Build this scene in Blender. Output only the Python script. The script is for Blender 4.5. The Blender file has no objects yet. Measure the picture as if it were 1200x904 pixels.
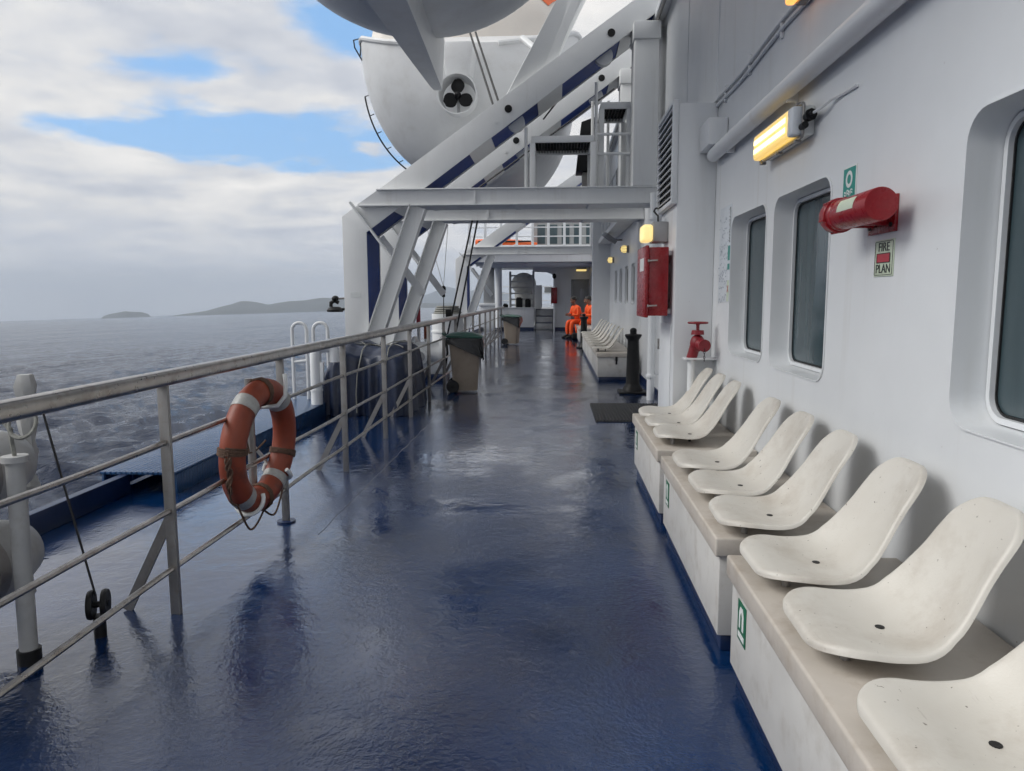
import bpy, bmesh, math, random
import numpy as np
from mathutils import Vector, Matrix
random.seed(7)
R = math.radians
scene = bpy.context.scene
col = scene.collection

# ------------------------------------------------------------------ camera
cam = bpy.data.cameras.new('camera')
cam.sensor_width = 36.0
cam.lens = 850 / 1200 * 36
cam.clip_start = 0.05
cam.clip_end = 60000
cam_ob = bpy.data.objects.new('camera', cam)
col.objects.link(cam_ob)
rr = Vector((0.9982941, 0.05828884, -0.0033608))
dd = Vector((0.00373737, -0.12124078, -0.99261609))
ff = Vector((-0.0582659, 0.99091023, -0.1212518))
m = Matrix((rr, -dd, -ff)).transposed().to_4x4()
m.translation = (0, 0, 1.5)
cam_ob.matrix_world = m
scene.camera = cam_ob

# ------------------------------------------------------------------ light
scene.view_settings.view_transform = 'Standard'
scene.view_settings.look = 'None'
scene.view_settings.exposure = 0.5
scene.view_settings.gamma = 1.0
scene.cycles.max_bounces = 6
scene.cycles.diffuse_bounces = 3
scene.cycles.use_adaptive_sampling = True
scene.cycles.adaptive_threshold = 0.03
scene.cycles.glossy_bounces = 3
scene.cycles.transmission_bounces = 2
scene.cycles.volume_bounces = 0
scene.cycles.caustics_reflective = False
scene.cycles.caustics_refractive = False
SUN_AZ, SUN_EL = R(-98), R(40)        # azimuth from +Y towards +X
sun = bpy.data.lights.new('sun', 'SUN')
sun.energy = 1.5
sun.angle = R(35)
sun.color = (1.0, 0.985, 0.955)
sun_ob = bpy.data.objects.new('sun', sun)
col.objects.link(sun_ob)
sd = Vector((math.sin(SUN_AZ) * math.cos(SUN_EL), math.cos(SUN_AZ) * math.cos(SUN_EL), math.sin(SUN_EL)))
sun_ob.rotation_euler = sd.to_track_quat('Z', 'Y').to_euler()
sun_ob.location = (0, 0, 60)

world = bpy.data.worlds.new('World')
scene.world = world
world.use_nodes = True
world.cycles.sampling_method = 'MANUAL'
world.cycles.sample_map_resolution = 512


class NT:
    """tiny helper for node trees"""
    def __init__(s, tree):
        s.t = tree
        s.n = tree.nodes
    def add(s, kind, **kw):
        nd = s.n.new(kind)
        for k, v in kw.items():
            setattr(nd, k, v)
        return nd
    def link(s, a, b):
        s.t.links.new(a, b)
    def setin(s, nd, i, v):
        if v is None:
            return
        if hasattr(v, 'is_output'):
            s.link(v, nd.inputs[i])
        else:
            nd.inputs[i].default_value = v
    def math(s, op, a, b=None, c=None, clamp=False):
        nd = s.add('ShaderNodeMath', operation=op, use_clamp=clamp)
        s.setin(nd, 0, a); s.setin(nd, 1, b); s.setin(nd, 2, c)
        return nd.outputs[0]
    def noise(s, vec, scale, detail=4, rough=0.5, dim='3D', dist=0.0):
        nd = s.add('ShaderNodeTexNoise', noise_dimensions=dim)
        if vec is not None:
            s.link(vec, nd.inputs['Vector'])
        nd.inputs['Scale'].default_value = scale
        nd.inputs['Detail'].default_value = detail
        nd.inputs['Roughness'].default_value = rough
        nd.inputs['Distortion'].default_value = dist
        return nd.outputs[0]
    def ramp(s, fac, stops, interp='LINEAR'):
        nd = s.add('ShaderNodeValToRGB')
        cr = nd.color_ramp
        cr.interpolation = interp
        while len(cr.elements) < len(stops):
            cr.elements.new(0.5)
        for e, (p, c) in zip(cr.elements, stops):
            e.position = p
            e.color = tuple(c) + (1,) if not isinstance(c, (int, float)) else (c, c, c, 1)
        s.link(fac, nd.inputs[0])
        return nd.outputs[0]
    def mix(s, fac, a, b, blend='MIX'):
        nd = s.add('ShaderNodeMix', data_type='RGBA', blend_type=blend)
        s.setin(nd, 0, fac)
        for i, v in ((6, a), (7, b)):
            if isinstance(v, (tuple, list)):
                v = tuple(v)[:3] + (1,)
            s.setin(nd, i, v)
        return nd.outputs[2]
    def vmap(s, vec, scale=(1, 1, 1), loc=(0, 0, 0), rot=(0, 0, 0)):
        nd = s.add('ShaderNodeMapping')
        s.link(vec, nd.inputs[0])
        nd.inputs[1].default_value = loc
        nd.inputs[2].default_value = rot
        nd.inputs[3].default_value = scale
        return nd.outputs[0]


def build_world():
    t = NT(world.node_tree)
    t.n.clear()
    out = t.add('ShaderNodeOutputWorld')
    bg = t.add('ShaderNodeBackground')
    bg.inputs[1].default_value = 0.1
    sky = t.add('ShaderNodeTexSky', sky_type='NISHITA')
    sky.sun_disc = False
    sky.sun_elevation = SUN_EL
    sky.sun_rotation = SUN_AZ
    sky.altitude = 10
    sky.air_density = 1.0
    sky.dust_density = 0.6
    sky.ozone_density = 1.5
    tc = t.add('ShaderNodeTexCoord')
    sep = t.add('ShaderNodeSeparateXYZ')
    t.link(tc.outputs['Generated'], sep.inputs[0])
    x, y, z = sep.outputs
    # project the view direction on a cloud layer
    zz = t.math('MAXIMUM', z, 0.0)
    den = t.math('ADD', zz, 0.13)
    px = t.math('DIVIDE', x, den)
    py = t.math('DIVIDE', y, den)
    cmb = t.add('ShaderNodeCombineXYZ')
    t.link(px, cmb.inputs[0]); t.link(py, cmb.inputs[1])
    v = t.vmap(cmb.outputs[0], loc=(3.7, 1.9, 0.0))
    n1 = t.noise(v, 0.9, 5, 0.52, dist=0.25)
    n2 = t.noise(v, 2.6, 5, 0.55)
    n3 = t.noise(t.vmap(cmb.outputs[0], loc=(9.1, -4.0, 2.0)), 1.25, 4, 0.55, dist=0.3)
    # a gap in the clouds, blue between two cloud banks
    def bump(cx_, cy_, rx, ry, rot=0):
        ax = t.math('SUBTRACT', px, cx_)
        ay = t.math('SUBTRACT', py, cy_)
        ca, sa = math.cos(rot), math.sin(rot)
        u = t.math('ADD', t.math('MULTIPLY', ax, ca), t.math('MULTIPLY', ay, sa))
        w = t.math('SUBTRACT', t.math('MULTIPLY', ay, ca), t.math('MULTIPLY', ax, sa))
        q = t.math('ADD', t.math('POWER', t.math('DIVIDE', u, rx), 2), t.math('POWER', t.math('DIVIDE', w, ry), 2))
        return t.math('POWER', 2.718, t.math('MULTIPLY', q, -1.0))
    gap = t.math('ADD', bump(-0.88, 3.02, 0.66, 0.40, 0.10), t.math('MULTIPLY', bump(-1.45, 2.68, 0.46, 0.24, 0.40), 0.85))
    gap = t.math('ADD', gap, t.math('MULTIPLY', bump(-0.56, 2.00, 0.13, 0.22, 0.0), 0.8))
    gap = t.math('ADD', gap, t.math('MULTIPLY', bump(-1.12, 2.16, 0.18, 0.09, 0.3), 0.38))
    n4 = t.noise(t.vmap(cmb.outputs[0], loc=(1.3, 7.7, 0.0)), 4.2, 4, 0.6)
    gap = t.math('MULTIPLY', gap, t.math('ADD', 0.35, t.math('MULTIPLY', n4, 1.3)))
    dens = t.math('ADD', t.math('MULTIPLY', n1, 0.50), t.math('MULTIPLY', n2, 0.54))
    dens = t.math('SUBTRACT', t.math('ADD', dens, 0.17), t.math('MULTIPLY', gap, 0.32))
    mask = t.ramp(dens, [(0.42, 0.0), (0.58, 1.0)], 'EASE')
    shade = t.math('ADD', t.math('MULTIPLY', n3, 0.55), t.math('ADD', t.math('MULTIPLY', n2, 0.30), t.math('MULTIPLY', n4, 0.20)))
    cl = t.ramp(shade, [(0.40, (3.9, 4.15, 4.7)), (0.48, (4.9, 5.05, 5.4)), (0.56, (6.1, 6.05, 6.0)), (0.66, (7.3, 7.1, 6.85))])
    # grey cloud bank just above the sea
    low = t.ramp(z, [(0.0, 1.0), (0.03, 0.75), (0.11, 0.0)])
    cl = t.mix(t.math('MULTIPLY', low, 0.7), cl, (5.2, 5.45, 6.0))
    blue = t.mix(0.65, sky.outputs[0], (2.2, 4.4, 7.6))
    c = t.mix(mask, blue, cl)
    c = t.mix(t.math('MULTIPLY', low, 0.4), c, (5.2, 5.45, 6.0))
    t.link(c, bg.inputs[0])
    t.link(bg.outputs[0], out.inputs[0])


build_world()

# ------------------------------------------------------------------ materials
MATS = {}


def bsdf(name):
    mt = bpy.data.materials.new(name)
    mt.use_nodes = True
    t = NT(mt.node_tree)
    p = t.n['Principled BSDF']
    MATS[name] = mt
    tc = t.add('ShaderNodeTexCoord')
    return mt, t, p, tc.outputs['Object']


def simple(name, colr, rough=0.5, metal=0.0, var=0.12, vs=6.0, bump=0.0, bs=60.0, spec=0.5, dirt=None, dirt_amt=0.5, coat=0.0):
    """painted / plastic surface: tone variation, uneven gloss, fine relief, optional dirt blotches"""
    mt, t, p, v = bsdf(name)
    n = t.noise(v, vs, 5, 0.6)
    lo = [c * (1 - var) for c in colr]
    hi = [min(1, c * (1 + var * 0.6)) for c in colr]
    c = t.mix(t.ramp(n, [(0.3, 0.0), (0.7, 1.0)]), lo, hi)
    if dirt:
        d = t.noise(v, vs * 2.3, 8, 0.68)
        c = t.mix(t.math('MULTIPLY', t.ramp(d, [(0.5, 0.0), (0.72, 1.0)]), dirt_amt), c, dirt)
    t.link(c, p.inputs['Base Color'])
    rn = t.noise(v, vs * 4, 4, 0.6)
    t.link(t.math('ADD', rough - 0.1, t.math('MULTIPLY', rn, 0.2)), p.inputs['Roughness'])
    p.inputs['Metallic'].default_value = metal
    p.inputs['Specular IOR Level'].default_value = spec
    if coat:
        p.inputs['Coat Weight'].default_value = coat
        p.inputs['Coat Roughness'].default_value = 0.08
    if bump:
        b = t.add('ShaderNodeBump')
        b.inputs['Strength'].default_value = bump
        b.inputs['Distance'].default_value = 0.01
        t.link(t.noise(v, bs, 4, 0.6), b.inputs['Height'])
        t.link(b.outputs[0], p.inputs['Normal'])
    return mt


def paint(name, colr, rough=0.36, streak=0.42, rust=0.6, wave=0.4):
    """ship's white gloss paint over steel: faint vertical run-off, rust specks, plates not quite flat"""
    mt, t, p, v = bsdf(name)
    n = t.noise(v, 1.3, 4, 0.6)
    c = t.mix(t.ramp(n, [(0.3, 0.0), (0.7, 1.0)]), [k * 0.92 for k in colr], colr)
    st = t.noise(t.vmap(v, (9, 9, 0.5)), 1.0, 4, 0.6)
    gate = t.noise(v, 0.9, 2, 0.5)
    sm = t.math('MULTIPLY', t.ramp(st, [(0.55, 0.0), (0.78, 1.0)]), t.ramp(gate, [(0.42, 0.0), (0.65, 1.0)]))
    c = t.mix(t.math('MULTIPLY', sm, streak), c, (0.42, 0.38, 0.31))
    sp = t.noise(v, 34, 2, 0.5)
    g2 = t.noise(v, 2.1, 2, 0.5)
    rs = t.math('MULTIPLY', t.ramp(sp, [(0.755, 0.0), (0.775, 1.0)]), t.ramp(g2, [(0.45, 0.0), (0.6, 1.0)]))
    c = t.mix(t.math('MULTIPLY', rs, rust), c, (0.16, 0.09, 0.05))
    t.link(c, p.inputs['Base Color'])
    rn = t.noise(v, 6, 3, 0.6)
    t.link(t.math('ADD', rough - 0.08, t.math('MULTIPLY', rn, 0.18)), p.inputs['Roughness'])
    b = t.add('ShaderNodeBump')
    b.inputs['Strength'].default_value = wave
    b.inputs['Distance'].default_value = 0.02
    h = t.math('ADD', t.math('MULTIPLY', t.noise(v, 1.6, 2, 0.5), 1.0), t.math('MULTIPLY', t.noise(v, 90, 2, 0.5), 0.03))
    t.link(h, b.inputs['Height'])
    t.link(b.outputs[0], p.inputs['Normal'])
    return mt


M_WHITE = paint('white_gloss_paint', (0.80, 0.82, 0.835))
M_DAVIT = paint('davit_white_paint', (0.85, 0.86, 0.855), rough=0.42, streak=0.35, rust=0.4)
M_HULLW = simple('lifeboat_fibreglass', (0.79, 0.80, 0.80), 0.42, var=0.07, vs=1.2, dirt=(0.5, 0.47, 0.42), dirt_amt=0.25)
M_CREAM = simple('lifeboat_canopy_cream', (0.80, 0.75, 0.68), 0.45, var=0.06, vs=1.5)
M_ORANGE = simple('boat_orange', (0.85, 0.14, 0.02), 0.45, var=0.12, vs=2)
M_NAVY = simple('navy_paint', (0.016, 0.050, 0.24), 0.55, spec=0.2, var=0.2, vs=3)
M_NAVYD = simple('navy_plinth_paint', (0.008, 0.022, 0.075), 0.32, var=0.25, vs=5)
M_STEEL = simple('stainless_steel', (0.46, 0.44, 0.42), 0.30, metal=1.0, var=0.2, vs=7, dirt=(0.20, 0.14, 0.10), dirt_amt=0.6)
M_GSTEEL = simple('grey_painted_steel', (0.30, 0.29, 0.28), 0.40, metal=0.5, var=0.15, vs=8, dirt=(0.2, 0.15, 0.1), dirt_amt=0.35)
M_LOCK = simple('locker_paint', (0.62, 0.605, 0.575), 0.45, var=0.10, vs=2.6, dirt=(0.36, 0.32, 0.27), dirt_amt=0.55)
M_LID = simple('locker_lid_paint', (0.55, 0.50, 0.44), 0.42, var=0.12, vs=3.5, dirt=(0.34, 0.27, 0.2), dirt_amt=0.5)
M_BLACK = simple('black_cast_iron', (0.010, 0.010, 0.011), 0.48, spec=0.3, var=0.3, vs=9, bump=0.15, bs=80)
M_RUBBER = simple('black_rubber', (0.012, 0.012, 0.013), 0.55, var=0.3, vs=9, bump=0.3, bs=120)
M_RED = simple('red_gloss_paint', (0.30, 0.012, 0.018), 0.28, var=0.15, vs=6, dirt=(0.12, 0.01, 0.01), dirt_amt=0.3)
M_REDV = simple('valve_red_paint', (0.24, 0.012, 0.02), 0.42, var=0.25, vs=14, bump=0.2, bs=70)
M_BIN = simple('beige_bin_plastic', (0.33, 0.27, 0.21), 0.5, var=0.08, vs=5, dirt=(0.15, 0.12, 0.09), dirt_amt=0.3)
M_BINLID = simple('green_bin_lid', (0.018, 0.085, 0.062), 0.4, var=0.15, vs=6)
M_BAG = simple('black_bag_film', (0.010, 0.011, 0.013), 0.22, var=0.2, vs=12, bump=0.6, bs=22)
M_TARP = simple('navy_tarpaulin', (0.012, 0.022, 0.058), 0.38, var=0.4, vs=3.5, bump=0.5, bs=14, dirt=(0.035, 0.05, 0.075), dirt_amt=0.6)
M_ROPE = simple('hemp_rope', (0.13, 0.075, 0.05), 0.85, var=0.35, vs=60, bump=0.8, bs=160)
M_WROPE = simple('pale_rope', (0.30, 0.30, 0.27), 0.8, var=0.25, vs=40, bump=0.6, bs=150)
M_WIRE = simple('greased_wire', (0.015, 0.015, 0.016), 0.45, var=0.3, vs=30)
M_TEAL = simple('teal_print', (0.0, 0.27, 0.22), 0.4, var=0.06, vs=20)
M_GREEN = simple('dark_green_print', (0.005, 0.12, 0.055), 0.4, var=0.08, vs=20)
M_SIGNW = simple('white_print', (0.78, 0.80, 0.78), 0.4, var=0.04, vs=20)
M_GLOW = simple('photoluminescent_sign', (0.62, 0.70, 0.55), 0.4, var=0.05, vs=15)
M_INK = simple('black_ink', (0.02, 0.025, 0.025), 0.5, var=0.1, vs=20)
M_SIGNR = simple('red_print', (0.45, 0.03, 0.05), 0.4, var=0.1, vs=20)
M_PAPER = simple('plan_paper', (0.72, 0.76, 0.80), 0.35, var=0.06, vs=10)
M_GREYP = simple('grey_ink', (0.42, 0.46, 0.52), 0.5, var=0.2, vs=40)
M_BROWNST = simple('tan_label', (0.62, 0.50, 0.43), 0.5, var=0.08, vs=30)
M_HOLE = simple('dark_grille', (0.01, 0.011, 0.012), 0.6, var=0.1, vs=5)
M_SKIN = simple('skin', (0.22, 0.11, 0.07), 0.5, var=0.08, vs=20)
M_HAIR = simple('dark_hair', (0.012, 0.01, 0.009), 0.6, var=0.2, vs=40)
M_SUIT = simple('orange_boilersuit', (0.88, 0.10, 0.012), 0.75, var=0.2, vs=14, bump=0.5, bs=30)
M_BOOT = simple('black_boot', (0.012, 0.011, 0.011), 0.5, var=0.1, vs=20)
M_FLOAT = simple('grey_white_float', (0.45, 0.45, 0.44), 0.5, var=0.15, vs=4, dirt=(0.24, 0.21, 0.18), dirt_amt=0.4)
M_GREYD = simple('grey_door_paint', (0.30, 0.31, 0.31), 0.45, var=0.08, vs=4)
M_ALU = simple('grey_aluminium', (0.36, 0.37, 0.38), 0.4, metal=0.4, var=0.1, vs=5)  # own grey of metal housings, panels, rack and steps
M_REFL = simple('reflective_tape', (0.40, 0.40, 0.385), 0.35, var=0.15, vs=25, dirt=(0.25, 0.2, 0.16), dirt_amt=0.5)


def mat_deck():
    mt, t, p, v = bsdf('wet_blue_deck_paint')
    n = t.noise(v, 0.8, 7, 0.62)
    n2 = t.noise(v, 5.0, 6, 0.65)
    c = t.mix(t.ramp(n, [(0.3, 0.0), (0.7, 1.0)]), (0.0006, 0.0130, 0.056), (0.0012, 0.0270, 0.105))
    c = t.mix(t.math('MULTIPLY', t.ramp(n2, [(0.52, 0.0), (0.72, 1.0)]), 0.5), c, (0.002, 0.008, 0.028))
    sc = t.noise(t.vmap(v, (14, 2.2, 1)), 1.0, 6, 0.65)
    c = t.mix(t.math('MULTIPLY', t.ramp(sc, [(0.64, 0.0), (0.70, 1.0)]), 0.2), c, (0.03, 0.06, 0.12))
    t.link(c, p.inputs['Base Color'])
    # water film: flooded patches are mirror like, drained patches satin
    w = t.noise(v, 1.1, 5, 0.58, dist=0.4)
    wet = t.ramp(w, [(0.42, 1.0), (0.56, 0.0)])
    dry = t.math('SUBTRACT', 1.0, wet)
    rf = t.math('ADD', 0.03, t.math('MULTIPLY', dry, 0.09))
    rf = t.math('ADD', rf, t.math('MULTIPLY', t.noise(v, 9, 5, 0.6), 0.06))
    t.link(rf, p.inputs['Roughness'])
    p.inputs['IOR'].default_value = 1.48
    p.inputs['Specular IOR Level'].default_value = 0.5
    p.inputs['Coat Weight'].default_value = 0.9
    p.inputs['Coat IOR'].default_value = 1.42
    t.link(t.math('ADD', 0.012, t.math('MULTIPLY', t.math('SUBTRACT', 1.0, wet), 0.05)), p.inputs['Coat Roughness'])
    rip = t.noise(t.vmap(v, (1, 1.0, 1)), 11, 4, 0.55, dist=0.5)
    fine = t.noise(v, 48, 4, 0.6)
    big = t.noise(v, 2.0, 3, 0.5)
    h = t.math('ADD', t.math('MULTIPLY', rip, 0.30), t.math('MULTIPLY', fine, t.math('ADD', 0.05, t.math('MULTIPLY', dry, 0.22))))
    h = t.math('ADD', h, t.math('MULTIPLY', big, 0.75))
    b = t.add('ShaderNodeBump')
    b.inputs['Strength'].default_value = 0.5
    b.inputs['Distance'].default_value = 0.018
    t.link(h, b.inputs['Height'])
    t.link(b.outputs[0], p.inputs['Normal'])
    t.link(b.outputs[0], p.inputs['Coat Normal'])
    return mt


M_DECK = mat_deck()


def mat_diamond():
    mt, t, p, v = bsdf('blue_diamond_plate')
    n = t.noise(v, 3.0, 5, 0.6)
    c = t.mix(n, (0.010, 0.045, 0.13), (0.03, 0.09, 0.20))
    t.link(c, p.inputs['Base Color'])
    p.inputs['Roughness'].default_value = 0.24
    sp3 = t.add('ShaderNodeSeparateXYZ')
    t.link(t.vmap(v, rot=(0, 0, R(45))), sp3.inputs[0])
    ws = t.math('MULTIPLY', t.math('SINE', t.math('MULTIPLY', sp3.outputs[0], 105.0)), t.math('SINE', t.math('MULTIPLY', sp3.outputs[1], 105.0)))
    ws = t.math('MAXIMUM', ws, 0.0)
    b = t.add('ShaderNodeBump')
    b.inputs['Strength'].default_value = 1.0
    b.inputs['Distance'].default_value = 0.010
    t.link(t.math('ADD', ws, t.math('MULTIPLY', t.noise(v, 8, 4), 1.0)), b.inputs['Height'])
    t.link(b.outputs[0], p.inputs['Normal'])
    return mt


M_DIAM = mat_diamond()


def mat_sea():
    mt, t, p, v = bsdf('sea_water')
    n = t.noise(t.vmap(v, (0.02, 0.02, 0.02)), 1, 5, 0.6)
    c = t.mix(n, (0.006, 0.014, 0.038), (0.011, 0.022, 0.052))
    foam = t.noise(t.vmap(v, (0.16, 0.42, 0.3)), 1.0, 7, 0.70)
    fm = t.ramp(foam, [(0.715, 0.0), (0.76, 1.0)])
    c = t.mix(t.math('MULTIPLY', fm, 0.7), c, (0.55, 0.58, 0.62))
    t.link(c, p.inputs['Base Color'])
    t.link(t.math('ADD', 0.13, t.math('MULTIPLY', fm, 0.5)), p.inputs['Roughness'])
    p.inputs['IOR'].default_value = 1.34
    b = t.add('ShaderNodeBump')
    b.inputs['Strength'].default_value = 0.9
    b.inputs['Distance'].default_value = 0.35
    vr = t.vmap(v, (1.0, 0.5, 1.0), rot=(0, 0, 0.6))
    h = t.math('ADD', t.math('MULTIPLY', t.noise(v, 1.1, 6, 0.64, dist=0.3), 0.75), t.math('MULTIPLY', t.noise(vr, 0.16, 6, 0.62), 3.2))
    h = t.math('ADD', h, t.math('MULTIPLY', t.noise(v, 3.4, 4, 0.6), 0.22))
    h = t.math('ADD', h, t.math('MULTIPLY', t.noise(vr, 0.045, 5, 0.62), 11.0))
    h = t.math('ADD', h, t.math('MULTIPLY', t.noise(vr, 0.012, 5, 0.62), 34.0))
    t.link(h, b.inputs['Height'])
    t.link(b.outputs[0], p.inputs['Normal'])
    return mt


M_SEA = mat_sea()


def mat_seat():
    mt, t, p, v = bsdf('worn_white_seat_plastic')
    oi = t.add('ShaderNodeObjectInfo')
    va_ = t.add('ShaderNodeVectorMath', operation='ADD')
    t.link(v, va_.inputs[0])
    t.link(t.math('MULTIPLY', oi.outputs['Random'], 37.0), va_.inputs[1])
    v = va_.outputs[0]
    n = t.noise(v, 5, 6, 0.6)
    c = t.mix(n, (0.58, 0.545, 0.48), (0.68, 0.655, 0.60))
    gr = t.noise(v, 3.0, 7, 0.7)
    c = t.mix(t.math('MULTIPLY', t.ramp(gr, [(0.48, 0.0), (0.72, 1.0)]), 0.55), c, (0.36, 0.30, 0.235))
    sc = t.noise(t.vmap(v, (60, 7, 30), rot=(0, 0, 0.5)), 1, 4, 0.6)
    c = t.mix(t.math('MULTIPLY', t.ramp(sc, [(0.68, 0.0), (0.72, 1.0)]), 0.25), c, (0.30, 0.26, 0.22))
    sp = t.noise(v, 60, 2, 0.5)
    c = t.mix(t.math('MULTIPLY', t.ramp(sp, [(0.725, 0.0), (0.745, 1.0)]), 0.75), c, (0.10, 0.075, 0.05))
    t.link(c, p.inputs['Base Color'])
    t.link(t.math('ADD', 0.28, t.math('MULTIPLY', t.noise(v, 14, 5), 0.22)), p.inputs['Roughness'])
    b = t.add('ShaderNodeBump')
    b.inputs['Strength'].default_value = 0.12
    b.inputs['Distance'].default_value = 0.004
    t.link(t.noise(v, 120, 3), b.inputs['Height'])
    t.link(b.outputs[0], p.inputs['Normal'])
    return mt


M_SEAT = mat_seat()


def mat_buoy():
    mt, t, p, v = bsdf('weathered_orange_buoy')
    n = t.noise(v, 4, 6, 0.62)
    c = t.mix(t.ramp(n, [(0.3, 0.0), (0.7, 1.0)]), (0.19, 0.034, 0.015), (0.29, 0.058, 0.024))
    d = t.noise(v, 5.5, 7, 0.66)
    c = t.mix(t.math('MULTIPLY', t.ramp(d, [(0.56, 0.0), (0.70, 1.0)]), 0.75), c, (0.05, 0.022, 0.015))
    t.link(c, p.inputs['Base Color'])
    p.inputs['Roughness'].default_value = 0.5
    b = t.add('ShaderNodeBump')
    b.inputs['Strength'].default_value = 0.35
    b.inputs['Distance'].default_value = 0.006
    t.link(t.noise(v, 26, 5, 0.6), b.inputs['Height'])
    t.link(b.outputs[0], p.inputs['Normal'])
    return mt


M_BUOY = mat_buoy()


def mat_glass():
    mt, t, p, v = bsdf('tinted_glass_painted_reflections')
    n = t.noise(t.vmap(v, (1, 5, 0.6)), 1.4, 4, 0.55)
    c = t.mix(n, (0.022, 0.040, 0.048), (0.085, 0.125, 0.140))  # paler upright teal streaks in the base colour stand in for reflections
    t.link(c, p.inputs['Base Color'])
    t.link(t.math('ADD', 0.03, t.math('MULTIPLY', t.noise(v, 5, 5), 0.12)), p.inputs['Roughness'])
    p.inputs['IOR'].default_value = 1.5
    b = t.add('ShaderNodeBump')
    b.inputs['Strength'].default_value = 0.1
    b.inputs['Distance'].default_value = 0.01
    t.link(t.noise(v, 2.5, 3), b.inputs['Height'])
    t.link(b.outputs[0], p.inputs['Normal'])
    return mt


M_GLASS = mat_glass()


def mat_emit(name, colr, strength, base=(0.8, 0.7, 0.4)):
    mt, t, p, v = bsdf(name)
    p.inputs['Base Color'].default_value = base + (1,)
    p.inputs['Roughness'].default_value = 0.3
    n = t.noise(t.vmap(v, (30, 1, 30)), 1.0, 2)
    p.inputs['Emission Color'].default_value = colr + (1,)
    t.link(t.math('MULTIPLY', t.math('ADD', 0.7, t.math('MULTIPLY', n, 0.6)), strength), p.inputs['Emission Strength'])
    return mt


M_LAMP = mat_emit('lit_yellow_diffuser', (1.0, 0.62, 0.12), 0.55)
M_TUBE = mat_emit('lit_tube', (1.0, 0.85, 0.42), 1.6)
M_LAMPO = mat_emit('lit_orange_lamp', (1.0, 0.36, 0.06), 1.1)
M_LAMPF = mat_emit('lit_far_lamp', (1.0, 0.76, 0.28), 0.6)


def mat_island():
    mt, t, p, v = bsdf('island_scrub')
    n = t.noise(t.vmap(v, (0.01, 0.01, 0.02)), 1, 6, 0.6)
    c = t.mix(n, (0.06, 0.07, 0.07), (0.12, 0.12, 0.105))
    t.link(c, p.inputs['Base Color'])
    p.inputs['Roughness'].default_value = 0.95
    return mt


M_ISLE = mat_island()


# ------------------------------------------------------------------ mesh builder
def frame_of(d):
    d = Vector(d).normalized()
    a = Vector((0, 0, 1)) if abs(d.z) < 0.95 else Vector((1, 0, 0))
    u = d.cross(a).normalized()
    return u, d.cross(u).normalized()


def world_loc(o):
    v = Vector((0, 0, 0))
    while o is not None:
        v += o.location
        o = o.parent
    return v


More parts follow.
